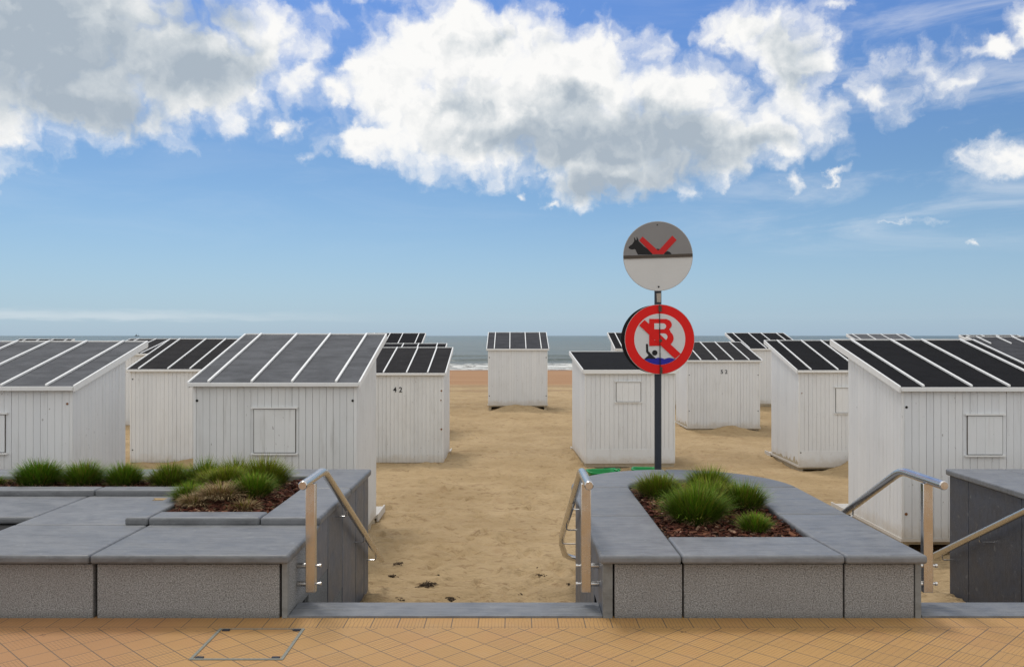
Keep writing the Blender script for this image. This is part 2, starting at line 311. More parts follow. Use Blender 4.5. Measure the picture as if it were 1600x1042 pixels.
M = dict(
    paint=m_paint('white_painted_boards', (.68, .70, .72), .8), paint_clean=m_paint('white_painted_trim', (.72, .73, .73), .35),
    paint_old=m_paint('weathered_white_boards', (.66, .675, .68), 1.4),
    gap=flat('board_gap_backing', (.50, .50, .49), .9), tanwood=flat('bare_weathered_timber', (.42, .36, .26), .85, var=.3),  # gap: grey backing seen between the wall boards
    felt_grey=m_felt('grey_roof_felt', (.094, .097, .104)), felt_slate=m_felt('slate_roof_felt', (.046, .047, .052)),
    felt_dark=m_felt('charcoal_roof_felt', (.021, .020, .0205)), felt_black=m_felt('black_roof_felt', (.0075, .0075, .0085)),
    stone=m_bluestone('bluestone_coping'), clad=m_bluestone('bluestone_cladding', (.105, .112, .128)), darkclad=m_bluestone('dark_slate_cladding', (.055, .061, .076)),
    strip=m_bluestone('sawn_stone_strip', (.17, .175, .17)),
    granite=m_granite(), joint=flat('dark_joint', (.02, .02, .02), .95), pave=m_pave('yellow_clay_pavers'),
    border=m_pave('yellow_clay_border_pavers', 0.0), sand=m_sand(), sea=m_sea(), steel=m_steel(),
    pole=flat('anthracite_pole_paint', (.030, .036, .048), .45, var=.2), hole=flat('dark_bolt_hole', (.015, .014, .013), .8), rust=flat('rusty_fixing', (.22, .10, .045), .8, var=.4),
    signgrey=flat('aged_grey_reflective_sheet', (.215, .213, .213), .5, var=.06, scale=6), signpale=flat('pale_reflective_sheet', (.56, .565, .555), .5, var=.05, scale=5),
    signlight=flat('faded_white_sign_face', (.60, .61, .61), .5, var=.05, scale=6), red=flat('red_sign_paint', (.66, .008, .006), .55, var=.06, scale=7), darkred=flat('faded_red_sign_paint', (.50, .018, .018), .6, var=.1),
    black=flat('black_sign_paint', (.010, .010, .011), .5), blue=flat('blue_sign_paint', (.018, .018, .30), .5, var=.06), rim=flat('aluminium_sign_rim', (.42, .42, .42), .45, .3),
    hinge_gap=flat('dirty_hinge_and_gap_shade', (.075, .062, .05), .7, var=.4, scale=60), sticker=flat('worn_sticker', (.36, .32, .27), .7, var=.3, scale=80),
    soil=flat('dark_soil', (.030, .018, .012), .95, var=.4, scale=60), drysoil=flat('dry_sandy_soil', (.30, .215, .125), .95, var=.35, scale=30),
    leaf=m_attrcol('grass_blade', rough=.6), chip=m_attrcol('bark_chip', rough=.85), weed=m_attrcol('dry_seaweed', rough=.9),
    green=flat('green_plastic', (.008, .23, .055), .35, var=.15, scale=9), frame_metal=flat('worn_cover_frame', (.20, .20, .17), .6, var=.35, scale=60), plate=flat('dark_steel_plate', (.028, .032, .045), .5, var=.3),
    hull=flat('ship_hull_paint', (.12, .13, .15), .7), number=flat('black_number_paint', (.02, .02, .02), .6))

# ---------------------------------------------------------------- mesh helpers
def tag(o, label=None, cat=None, group=None, kind=None):
    if label: o['label'] = label
    if cat: o['category'] = cat
    if group: o['group'] = group
    if kind: o['kind'] = kind
    return o
def empty(name, loc=(0, 0, 0), rz=0):
    o = bpy.data.objects.new(name, None); COL.objects.link(o); o.location = loc; o.rotation_euler = (0, 0, rz); o.empty_display_size = .1
    return o
class MB:
    def __init__(s): s.v = []; s.f = []; s.mi = []; s.tone = []
    def prism(s, poly, axis, a, b, mi=0, tone=None):
        """poly: list of 2-D points; axis: 'x','y','z' the extrusion axis, from a to b"""
        n = len(poly); k = len(s.v); t = random.random() if tone is None else tone
        for d in (a, b):
            for (u, w) in poly:
                s.v.append({'x': (d, u, w), 'y': (u, d, w), 'z': (u, w, d)}[axis])
        fs = [tuple(k+i for i in range(n)), tuple(k+n+i for i in range(n))[::-1]]
        for i in range(n): j = (i+1) % n; fs.append((k+i, k+n+i, k+n+j, k+j))
        for f in fs: s.f.append(f); s.mi.append(mi); s.tone.append(t)
    def box(s, x0, x1, y0, y1, z0, z1, mi=0, tone=None):
        s.prism([(x0, y0), (x1, y0), (x1, y1), (x0, y1)], 'z', z0, z1, mi, tone)
    def tube(s, pts, r, seg=16, mi=0, cap=True):
        pts = [Vector(p) for p in pts]; k0 = len(s.v); n = len(pts)
        up = Vector((0, 0, 1)); prev = None
        for i, p in enumerate(pts):
            t = (pts[min(i+1, n-1)]-pts[max(i-1, 0)]).normalized()
            if prev is None:
                a = t.cross(up); a = a if a.length > .1 else t.cross(Vector((1, 0, 0))); a.normalize()
            else: a = (prev - t*prev.dot(t)).normalized()
            prev = a; b = t.cross(a)
            rr = r[i] if isinstance(r, (list, tuple)) else r
            for q in range(seg):
                w = 2*math.pi*q/seg; s.v.append(tuple(p + a*math.cos(w)*rr + b*math.sin(w)*rr))
        for i in range(n-1):
            for q in range(seg):
                q2 = (q+1) % seg; A = k0+i*seg; B = A+seg
                s.f.append((A+q, A+q2, B+q2, B+q)); s.mi.append(mi); s.tone.append(.5)
        if cap:
            s.f.append(tuple(k0+q for q in range(seg))[::-1]); s.f.append(tuple(k0+(n-1)*seg+q for q in range(seg)))
            s.mi += [mi, mi]; s.tone += [.5, .5]
    def disc(s, c, r, t, seg=48, axis='y', mi=0):
        cx, cy, cz = c
        if axis == 'y': s.prism([(cx+r*math.cos(2*math.pi*i/seg), cz+r*math.sin(2*math.pi*i/seg)) for i in range(seg)], 'y', cy, cy+t, mi, .5)
        elif axis == 'x': s.prism([(cy+r*math.cos(2*math.pi*i/seg), cz+r*math.sin(2*math.pi*i/seg)) for i in range(seg)], 'x', cx, cx+t, mi, .5)
        else: s.prism([(cx+r*math.cos(2*math.pi*i/seg), cy+r*math.sin(2*math.pi*i/seg)) for i in range(seg)], 'z', cz, cz+t, mi, .5)
    def build(s, name, mats, parent=None, bevel=0, seg=2, smooth=False):
        me = bpy.data.meshes.new(name); me.from_pydata(s.v, [], s.f)
        if not isinstance(mats, (list, tuple)): mats = [mats]
        for m in mats: me.materials.append(M[m])
        me.polygons.foreach_set('material_index', s.mi)
        bm = bmesh.new(); bm.from_mesh(me); bmesh.ops.recalc_face_normals(bm, faces=bm.faces); bm.to_mesh(me); bm.free()
        a = me.attributes.new('tone', 'FLOAT', 'FACE'); a.data.foreach_set('value', s.tone)
        o = bpy.data.objects.new(name, me); COL.objects.link(o)
        if parent: o.parent = parent
        if bevel:
            md = o.modifiers.new('bevel', 'BEVEL'); md.width = bevel; md.segments = seg; md.limit_method = 'ANGLE'; md.angle_limit = R(35); md.harden_normals = False
        if smooth or bevel:
            me.polygons.foreach_set('use_smooth', [True]*len(me.polygons))
            if hasattr(me, 'set_sharp_from_angle'): me.set_sharp_from_angle(angle=R(40))
        me.update(); return o
def one(name, mats, fn, parent=None, **k):
    b = MB(); fn(b); return b.build(name, mats, parent, **k)

# ================================================================ the ground
def zs_base(Y):
    return np.interp(Y, [5, 6.2, 6.9, 7.4, 10, 16, 21, 24.5, 27, 31, 45, 100, 128], [-1.15, -1.1, -.80, -.715, -.70, -.75, -.77, -.63, -.60, -.66, -.92, -2.42, -2.95])
MOUNDS = [  # x, y, rx, ry, height
    (.17, 26.1, .62, .45, .15), (-.75, 26.6, .3, .5, .03), (5.5, 21.8, .5, .35, .15), (6.55, 15.55, .62, .30, .36), (-6.0, 15.9, .9, .4, .05), (-5.5, 16, .5, .5, .08),
    (-1.12, 7.35, .30, .45, .12), (3.75, 7.5, .35, .4, .09), (2.6, 15.75, .6, .3, .04), (4.9, 10.2, 1.5, 1.2, .015), (4.3, 9.6, .5, 1.0, -.05), (5.35, 21.9, 1.3, .9, -.05), (5.45, 15.8, .6, 1.2, -.09), (-.85, 26.2, .35, .5, -.05), (1.2, 26.2, .35, .5, -.05), (2.16, 16.3, 1.2, .9, -.07), (-2.2, 16.1, 1.2, .5, .02),
    (7.8, 26, 1.6, 1.2, .12), (4.3, 26, 1.2, 1, .10), (-3.4, 9.8, 1.6, 1.2, .06), (1.6, 19.5, 2.2, 1.6, .06), (-.2, 13, 1.4, 1.1, .05), (3.2, 12.5, 1.4, 1.1, .05)]
rs = np.random.RandomState(5)
DENTS = []
for i in range(1100):
    DENTS.append((rs.uniform(-1.9, 4.2), 7.2+abs(rs.normal(0, 1))*7, rs.uniform(.06, .15), rs.uniform(.035, .075), rs.uniform(0, 3.14), rs.uniform(.014, .042)))
for i in range(350):
    DENTS.append((rs.uniform(-7, 9), rs.uniform(11, 30), rs.uniform(.10, .2), rs.uniform(.06, .12), rs.uniform(0, 3.14), rs.uniform(.012, .03)))
def zs(X, Y, fine=True):
    X = np.asarray(X, float); Y = np.asarray(Y, float); Z = zs_base(Y)
    fade = np.clip((52-Y)/14, 0.03, 1)
    Z = Z + fade*(.030*np.sin(X*.9+1.3+.5*np.sin(Y*.7))*np.sin(Y*.8+.4) + .016*np.sin(X*2.3+Y*1.1)*np.sin(Y*2.1-X*.6))
    for (mx, my, rx, ry, h) in MOUNDS: Z = Z + h*np.exp(-((X-mx)/rx)**2-((Y-my)/ry)**2)
    return Z
def build_sand():
    ys = [6.2]
    while ys[-1] < 130: ys.append(ys[-1]*1.0052)
    xs = [-0.035/2]
    def step(x): return .036 if abs(x) < 5.5 else min(.036+(abs(x)-5.5)*.035, 8)
    right = [0.]
    while right[-1] < 260: right.append(right[-1]+step(right[-1]))
    xs = np.array([-v for v in right[:0:-1]]+right); ys = np.array(ys)
    X, Y = np.meshgrid(xs, ys); Z = zs(X, Y)
    for (dx, dy, a, b, th, h) in DENTS:
        ix = np.where(np.abs(xs-dx) < .45)[0]; iy = np.where(np.abs(ys-dy) < .45)[0]
        if len(ix) == 0 or len(iy) == 0: continue
        sl = np.ix_(iy, ix); u = (X[sl]-dx)*math.cos(th)+(Y[sl]-dy)*math.sin(th); v = -(X[sl]-dx)*math.sin(th)+(Y[sl]-dy)*math.cos(th)
        q = (u/a)**2+(v/b)**2
        Z[sl] += -h*np.exp(-q*1.2)+.55*h*np.exp(-((np.sqrt(q)-1.35)/.35)**2)
    flatn = np.array([mnoise.fractal((float(x)*2.1, float(y)*3.6, 0), .75, 2.1, 6) for x, y in zip(X.ravel(), Y.ravel())]).reshape(X.shape)
    Z += flatn*.034*np.clip((50-Y)/14, 0.0, 1)
    nx, ny = len(xs), len(ys)
    me = bpy.data.meshes.new('sand')
    co = np.stack([X, Y, Z], -1).reshape(-1, 3)
    idx = np.arange(nx*ny).reshape(ny, nx)
    q = np.stack([idx[:-1, :-1], idx[:-1, 1:], idx[1:, 1:], idx[1:, :-1]], -1).reshape(-1, 4)
    me.vertices.add(len(co)); me.vertices.foreach_set('co', co.ravel()); me.loops.add(q.size); me.loops.foreach_set('vertex_index', q.ravel())
    me.polygons.add(len(q)); me.polygons.foreach_set('loop_start', np.arange(len(q))*4); me.polygons.foreach_set('loop_total', np.full(len(q), 4))
    me.polygons.foreach_set('use_smooth', np.ones(len(q), bool)); me.materials.append(M['sand']); me.update(); me.validate()
    o = bpy.data.objects.new('beach_sand', me); COL.objects.link(o); tag(o, kind='structure'); return o
build_sand()
def build_sea():
    ys = [103.]
    while ys[-1] < 9000:
        y = ys[-1]; ys.append(y + (.35 if y < 190 else .35+(y-190)*.02))
    xs = np.array(sorted(set([round(v, 2) for v in np.arange(-120, 120.1, 1.2)]+[s*v for s in (-1, 1) for v in (160, 260, 500, 1200, 3000, 7000)]))); ys = np.array(ys)
    X, Y = np.meshgrid(xs, ys)
    w = 2.5*np.sin(X*.045+.6)+1.6*np.sin(X*.11+2)
    Z = np.full(X.shape, -2.52); foam = np.zeros(X.shape)
    for (yc, h, s, fo) in ((114, .16, 1.6, .75), (124, .34, 2.0, .95), (139, .5, 2.2, .35), (165, .40, 2.6, .12)):
        t = (Y-yc-w*(1+.3*(yc-110)/20)); amp = .55+.45*np.sin(X*.07+yc)
        prof = np.where(t < 0, np.exp(-(t/(s*.55))**2), np.exp(-(t/(s*1.8))**2)); Z += h*amp*prof
        foam = np.maximum(foam, fo*np.where(t < 0, np.exp(-(t/(s*2.6))**2), np.exp(-(t/(s*.5))**2))*(.6+.5*amp))
    foam = np.maximum(foam, .60*np.clip((130+w-Y)/6, 0, 1))
    foam = np.maximum(foam, .72*np.exp(-((Y-106.5-w*.3)/1.6)**2))
    Z += .05*np.sin(Y*.55+X*.12+np.sin(X*.2))*np.clip((Y-108)/20, 0, 1)*np.clip((900-Y)/700, 0, 1)
    nx, ny = len(xs), len(ys); co = np.stack([X, Y, Z], -1).reshape(-1, 3); idx = np.arange(nx*ny).reshape(ny, nx)
    q = np.stack([idx[:-1, :-1], idx[:-1, 1:], idx[1:, 1:], idx[1:, :-1]], -1).reshape(-1, 4)
    me = bpy.data.meshes.new('sea'); me.vertices.add(len(co)); me.vertices.foreach_set('co', co.ravel()); me.loops.add(q.size); me.loops.foreach_set('vertex_index', q.ravel())
    me.polygons.add(len(q)); me.polygons.foreach_set('loop_start', np.arange(len(q))*4); me.polygons.foreach_set('loop_total', np.full(len(q), 4))
    me.polygons.foreach_set('use_smooth', np.ones(len(q), bool)); me.materials.append(M['sea'])
    a = me.attributes.new('foam', 'FLOAT', 'POINT'); a.data.foreach_set('value', foam.ravel()); me.update(); me.validate()
    o = bpy.data.objects.new('sea', me); COL.objects.link(o); tag(o, kind='structure')
build_sea()
def sheet(name, x0, x1, y0, y1, z, m):
    me = bpy.data.meshes.new(name); me.from_pydata([(x0, y0, z), (x1, y0, z), (x1, y1, z), (x0, y1, z)], [], [(0, 1, 2, 3)]); me.materials.append(M[m])
    o = bpy.data.objects.new(name, me); COL.objects.link(o); tag(o, kind='structure'); return o
sheet('promenade_pavement', -60, 60, -40, 4.905, 0, 'pave')
sheet('pavement_border', -60, 60, 4.905, 5.12, 0, 'border')
def steps(x0, x1):
    b = MB()
    b.box(x0, x1, 5.082, 5.34, -.3, .012, tone=.6)
    for i in range(1, 6): b.box(x0, x1, 5.04+.30*i, 5.34+.30*i, -.3-.15*i, .0-.15*i, tone=.5)
    for i, (gx0, gx1) in enumerate(((x0+.02, x0+.30), (x1-.30, x1-.02))):
        for k in range(2): b.box(gx0, gx1, 5.20+.05*k, 5.206+.05*k, .010, .0135, 1)
    o = b.build('beach_steps', ['stone', 'strip'], bevel=.004, seg=1); tag(o, kind='structure')
steps(-1.31, .53); steps(2.40, 3.985)

# ================================================================ planters
def coping(parent, x0, x1, y0, y1, z0, z1, label=None, bev=.016):
    o = one('coping_stone', 'stone', lambda b: b.box(x0+.003, x1-.003, y0+.003, y1-.003, z0, z1), parent, bevel=bev, seg=3)
    return o
def side_cladding(parent, x, face, edges, tops, bots, m='clad'):
    """vertical slabs on a side wall at x; face=+1 looks to +X"""
    for (a, c), zt, zb in zip(zip(edges[:-1], edges[1:]), tops, bots):
        one('cladding_slab', m, lambda b: b.box(min(x, x-face*.03), max(x, x-face*.03), a+.006, c-.006, zb, zt), parent, bevel=.002, seg=1)
# --- planter on the left
PL = empty('stone_planter', (-4, 5.1, 0)); tag(PL, 'long grey bluestone planter left of the beach steps, with a raised square bed of grass', 'planter')
def loc(parent, o):  # keep world coordinates for a child
    o.parent = parent; o.matrix_parent_inverse = Matrix.Translation(parent.location).inverted(); return o
class Grp:  # collects children built in world coordinates under one parent
    def __init__(s, p): s.p = p
    def __call__(s, name, mats, fn, **k):
        o = one(name, mats, fn, None, **k); return loc(s.p, o)
gl = Grp(PL)
gl('core', 'joint', lambda b: (b.box(-12, -1.345, 5.125, 7.90, -1.3, .325), b.box(-2.62, -1.345, 5.86, 7.90, .32, .37)))
for (a, c) in ((-2.425, -1.36), (-3.62, -2.45), (-4.80, -3.64), (-6, -4.82), (-7.2, -6.02), (-8.4, -7.22)):
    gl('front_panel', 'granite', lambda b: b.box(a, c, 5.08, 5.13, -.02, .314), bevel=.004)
gl('corner_strip', 'strip', lambda b: b.box(-1.345, -1.312, 5.078, 5.12, -.02, .326), bevel=.002)
gl('side_panel', 'granite', lambda b: b.box(-1.345, -1.314, 5.124, 5.62, -.02, .326), bevel=.002)
gl('side_panel', 'granite', lambda b: b.box(-1.345, -1.316, 5.628, 6.19, -.60, -.012), bevel=.002)
gl('side_panel', 'granite', lambda b: b.box(-1.345, -1.316, 6.196, 6.72, -.9, -.30), bevel=.002)
for (a, c, zt, zb) in ((5.632, 6.186, .36, -.008), (6.20, 6.716, .37, -.295), (6.732, 7.284, .37, -1.3), (7.302, 7.694, .37, -1.3), (7.714, 7.93, .37, -1.3)):
    gl('cladding_slab', 'clad', lambda b: b.box(-1.345, -1.312, a, c, zb, zt), bevel=.002, seg=1)
for (x0, x1, y0, y1) in ((-2.44, -1.288, 5.01, 5.86), (-3.345, -2.44, 5.01, 5.83), (-4.55, -3.345, 5.01, 5.52), (-5.7, -4.55, 5.01, 5.52), (-8.4, -5.7, 5.01, 5.52),
                         (-3.345, -2.55, 5.83, 6.90), (-4.6, -3.345, 6.07, 6.90), (-5.8, -4.6, 6.07, 6.90), (-8.4, -5.8, 6.07, 6.90)):
    gl('coping_stone', 'stone', lambda b: b.box(x0+.002, x1-.002, y0+.002, y1-.002, .330, .382), bevel=.018, seg=4)
for (x0, x1, y0, y1) in ((-2.60, -2.44, 5.82, 6.86), (-2.44, -1.69, 5.82, 6.035), (-1.69, -1.284, 5.82, 6.95), (-1.69, -1.284, 6.95, 7.95),
                         (-3.30, -2.44, 6.862, 7.04), (-4.50, -3.30, 6.862, 7.04), (-8.4, -4.50, 6.862, 7.04),
                         (-2.9, -1.69, 7.56, 7.95), (-4.1, -2.9, 7.56, 7.95), (-8.4, -4.1, 7.56, 7.95)):
    gl('raised_coping_stone', 'stone', lambda b: b.box(x0+.002, x1-.002, y0+.002, y1-.002, .372, .430), bevel=.018, seg=4)
gl('bed_soil', 'soil', lambda b: (b.box(-2.44, -1.69, 6.035, 7.56, .2, .385), b.box(-8.4, -2.44, 7.04, 7.56, .2, .385)))
gl('sunken_bed', 'drysoil', lambda b: b.box(-8.4, -3.345, 5.52, 6.07, .1, .27))
# --- round-ended planter in the middle
PR = empty('stone_planter', (1.44, 5.1, 0)); tag(PR, 'bluestone planter with a rounded end and bark bed, between the two flights of steps', 'planter')
gr_ = Grp(PR)
CX, CY, RX, RY = 1.443, 7.28, .943, .96
def arc(rx, ry, a0, a1, n): return [(CX+rx*math.cos(R(a0+(a1-a0)*i/n)), CY+ry*math.sin(R(a0+(a1-a0)*i/n))) for i in range(n+1)]
outl = [(.56, 5.125), (2.355, 5.125)] + arc(RX-.07, RY-.07, 0, 180, 24)
gr_('core', 'joint', lambda b: b.prism(outl, 'z', -1.3, .325))
for (a, c) in ((.60, .995), (1.006, 1.935), (1.946, 2.35)):
    gr_('front_panel', 'granite', lambda b: b.box(a, c, 5.08, 5.13, -.02, .314), bevel=.004)
gr_('corner_strip', 'strip', lambda b: b.box(.532, .588, 5.078, 5.12, -.02, .326), bevel=.002)
gr_('corner_strip', 'strip', lambda b: b.box(2.356, 2.392, 5.078, 5.12, -.02, .326), bevel=.002)
gr_('side_panel', 'clad', lambda b: b.box(.532, .562, 5.124, 5.62, -.02, .326), bevel=.002)
for (a, c) in ((5.628, 6.19), (6.196, 6.72), (6.728, 7.27)):
    for xx in ((.532, .562), (2.36, 2.39)):
        gr_('cladding_slab', 'clad', lambda b: b.box(xx[0], xx[1], a, c, -1.3, .326), bevel=.002, seg=1)
gr_('side_panel', 'clad', lambda b: b.box(2.36, 2.39, 5.124, 5.62, -.02, .326), bevel=.002)
gr_('side_panel', 'clad', lambda b: b.box(.534, .562, 5.628, 5.63, -.6, -.02))
for i in range(10):
    a0, a1 = 18*i+.25, 18*(i+1)-.25
    gr_('cladding_slab', 'clad', lambda b: b.prism(arc(RX-.035, RY-.035, a0, a1, 3)+arc(RX-.068, RY-.068, a1, a0, 3), 'z', -1.3, .326), bevel=.002, seg=1)
g = .0025
for poly in ([(.505, 5.01), (.98-g, 5.01), (.98-g, 6.12-g), (.50, 6.12-g)], [(.98+g, 5.01), (1.925-g, 5.01), (1.885-g, 5.49-g), (.98+g, 5.49-g)],
             [(1.925+g, 5.01), (2.40, 5.01), (2.39, 6.18-g), (1.89, 6.18-g), (1.885+g, 5.49-g)],
             [(.50, 6.12+g), (.98-g, 6.12+g), (.98-g, 7.27-g), (.50, 7.27-g)], [(1.89, 6.18+g), (2.39, 6.18+g), (2.386, 7.27-g), (1.905, 7.27-g)],
             arc(RX, RY, 180, 90.2, 16)+arc(.463, .42, 90.2, 180, 12), arc(RX, RY, 0, 89.8, 16)+arc(.463, .42, 89.8, 0, 12)):
    gr_('coping_stone', 'stone', lambda b: b.prism(poly, 'z', .330, .382), bevel=.018, seg=4)
gr_('bed_soil', 'soil', lambda b: b.prism([(.975, 5.485), (1.89, 5.485)]+arc(.468, .425, 0, 180, 12), 'z', .2, .345))
# --- planter at the right edge
P3 = empty('stone_planter', (6, 5.1, 0)); tag(P3, 'dark slate clad planter wall at the right edge, behind the sloping handrail', 'planter')
g3 = Grp(P3)
g3('core', 'joint', lambda b: b.box(4.02, 9, 5.125, 7.90, -1.3, .325))
for i, (a, c) in enumerate(((5.12, 5.7), (5.708, 6.25), (6.258, 6.80), (6.808, 7.59), (7.598, 7.92))):
    g3('cladding_slab', 'darkclad', lambda b: b.box(3.99, 4.02, a, c, -1.3, .372), bevel=.002, seg=1)
g3('cladding_slab', 'darkclad', lambda b: b.box(4.02, 9, 7.90, 7.93, -1.3, .372), bevel=.002, seg=1)
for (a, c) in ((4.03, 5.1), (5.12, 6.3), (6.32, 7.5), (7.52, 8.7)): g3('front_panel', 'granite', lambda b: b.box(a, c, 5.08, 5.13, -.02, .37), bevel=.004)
for (x0, x1, y0, y1) in ((3.965, 4.5, 5.01, 6.4), (3.965, 4.5, 6.4, 7.96), (4.5, 5.7, 7.50, 7.96), (5.7, 9, 7.50, 7.96), (4.5, 5.7, 5.01, 5.5), (5.7, 9, 5.01, 5.5)):
    g3('coping_stone', 'stone' if x0 > 4.4 else 'stone', lambda b: b.box(x0+.002, x1-.002, y0+.002, y1-.002, .376, .430), bevel=.014, seg=3)
g3('bed_soil', 'soil', lambda b: b.box(4.5, 9, 5.5, 7.5, .2, .385))

# ---------------------------------------------------------------- bark chips
def chips(name, spots, n, label, parent=None):
    rnd = random.Random(len(name)+n); V = []; F = []; C = []
    for i in range(n):
        x0, x1, y0, y1, zf = rnd.choices(spots, weights=[(s[1]-s[0])*(s[3]-s[2]) for s in spots])[0]
        x, y = rnd.uniform(x0, x1), rnd.uniform(y0, y1); z = (zf(x, y) if callable(zf) else zf) + rnd.uniform(0, .022)
        l, w, t = rnd.uniform(.016, .058), rnd.uniform(.010, .026), rnd.uniform(.003, .009)
        mt = Matrix.Translation((x, y, z)) @ Matrix.Rotation(rnd.uniform(0, 6.28), 4, 'Z') @ Matrix.Rotation(rnd.gauss(0, .5), 4, 'X') @ Matrix.Rotation(rnd.gauss(0, .3), 4, 'Y')
        k = len(V)
        for (u, v_, w_) in ((-l/2, -w/2, 0), (l/2, -w/2*rnd.uniform(.3, 1), 0), (l/2*rnd.uniform(.6, 1), w/2, 0), (-l/2, w/2*rnd.uniform(.4, 1), 0)):
            V.append(mt @ Vector((u, v_, -t/2)));
        for j in range(4): V.append(V[k+j] + mt.to_3x3() @ Vector((0, 0, t)))
        c = rnd.choice([(.075, .028, .018), (.10, .040, .024), (.045, .020, .014), (.14, .062, .036), (.06, .022, .016), (.09, .03, .02), (.24, .15, .10) if rnd.random() < .6 else (.08, .03, .02)])
        s = rnd.uniform(.35, 1.5); c = tuple(q*s for q in c)
        for f in ((4, 5, 6, 7), (0, 1, 5, 4), (1, 2, 6, 5), (2, 3, 7, 6), (3, 0, 4, 7)): F.append(tuple(k+q for q in f)); C.append(c)
    me = bpy.data.meshes.new(name); me.from_pydata([tuple(v) for v in V], [], F); me.materials.append(M['chip'])
    a = me.attributes.new('Col', 'FLOAT_COLOR', 'FACE'); a.data.foreach_set('color', [q for c in C for q in (*c, 1)])
    o = bpy.data.objects.new(name, me); COL.objects.link(o); tag(o, label, 'mulch', kind='stuff'); return o
def mound(x, y):
    return .375 + .15*math.exp(-((x+2.12)/.30)**2-((y-6.62)/.42)**2)
chips('bark_mulch', [(1.0, 1.87, 5.50, 7.3, .346), (1.12, 1.76, 7.3, 7.58, .346)], 3600, 'red brown bark mulch in the bed of the round ended planter')
chips('bark_mulch', [(-2.43, -1.70, 6.045, 7.55, mound), (-5.2, -2.43, 7.05, 7.55, .385)], 4800, 'dark bark mulch around the grass of the left planter bed')
# sandy root mound in the left bed
def build_mound():
    V = []; F = []; n = 40
    for j in range(n+1):
        for i in range(n+1):
            x = -2.44+.75*i/n; y = 6.04+1.3*j/n
            V.append((x, y, mound(x, y)-.004+.012*mnoise.fractal((x*14, y*14, 0), .9, 2, 3)))
    for j in range(n):
        for i in range(n): a = j*(n+1)+i; F.append((a, a+1, a+n+2, a+n+1))
    me = bpy.data.meshes.new('soil_mound'); me.from_pydata(V, [], F); me.materials.append(M['drysoil'])
    me.polygons.foreach_set('use_smooth', [True]*len(F))
    o = bpy.data.objects.new('soil_mound', me); COL.objects.link(o); loc(PL, o)
build_mound()

# ---------------------------------------------------------------- grass tussocks
def tussock(x, y, z, r, h, n, label, dry=.15, seed=1, hue=0.):
    rnd = random.Random(seed); V = []; F = []; C = []
    n = int(n*1.0); h *= 1.02
    for i in range(n):
        phi = rnd.uniform(0, 6.283); q_ = math.sqrt(rnd.random()); rr = r*.56*q_; bx, by = rr*math.cos(phi), rr*math.sin(phi)
        az = phi + rnd.gauss(0, .5)
        isdry = rnd.random() < dry
        lean = (.05 + 1.12*q_**1.2)*rnd.uniform(.5, 1.2)
        L = h*rnd.choice((rnd.uniform(.6, 1.05), rnd.uniform(.85, 1.3)))*(1-.16*q_**2)
        if isdry and dry < .9:            # dead blades hang low round the skirt of the plant
            lean = rnd.uniform(1.0, 1.6); L *= .62
        elif isdry: lean = min(1.75, lean+rnd.uniform(.3, .8))
        w = rnd.uniform(.0016, .0036); curl = rnd.uniform(.1, .55)
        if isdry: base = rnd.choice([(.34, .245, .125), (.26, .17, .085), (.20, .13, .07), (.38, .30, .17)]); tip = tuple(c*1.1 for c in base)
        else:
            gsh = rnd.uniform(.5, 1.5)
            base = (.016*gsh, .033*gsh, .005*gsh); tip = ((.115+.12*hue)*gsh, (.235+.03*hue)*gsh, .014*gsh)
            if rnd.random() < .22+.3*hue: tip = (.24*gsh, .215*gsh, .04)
        p = Vector((bx, by, 0)); ang = lean*.55; seg = 4; sx, sy = -math.sin(az), math.cos(az); k0 = len(V)
        for s in range(seg+1):
            t = s/seg; ww = w*(1-t**2*.92)
            V.append((p.x+sx*ww, p.y+sy*ww, p.z)); V.append((p.x-sx*ww, p.y-sy*ww, p.z))
            ang = lean*.55 + (lean*.6+curl)*t
            dl = L/seg; p = p + Vector((math.cos(az)*math.sin(ang), math.sin(az)*math.sin(ang), math.cos(ang)))*dl
            if p.z < .004: p.z = .004+rnd.random()*.01
        for s in range(seg):
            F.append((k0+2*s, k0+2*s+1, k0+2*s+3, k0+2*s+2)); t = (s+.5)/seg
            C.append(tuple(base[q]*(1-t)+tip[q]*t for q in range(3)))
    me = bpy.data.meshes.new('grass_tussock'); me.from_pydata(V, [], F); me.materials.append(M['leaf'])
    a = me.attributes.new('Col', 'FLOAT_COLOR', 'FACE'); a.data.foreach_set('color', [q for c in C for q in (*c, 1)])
    o = bpy.data.objects.new('grass_tussock', me); COL.objects.link(o); o.location = (x, y, z)
    tag(o, label, 'grass plant', 'grass tussocks in the planters'); return o
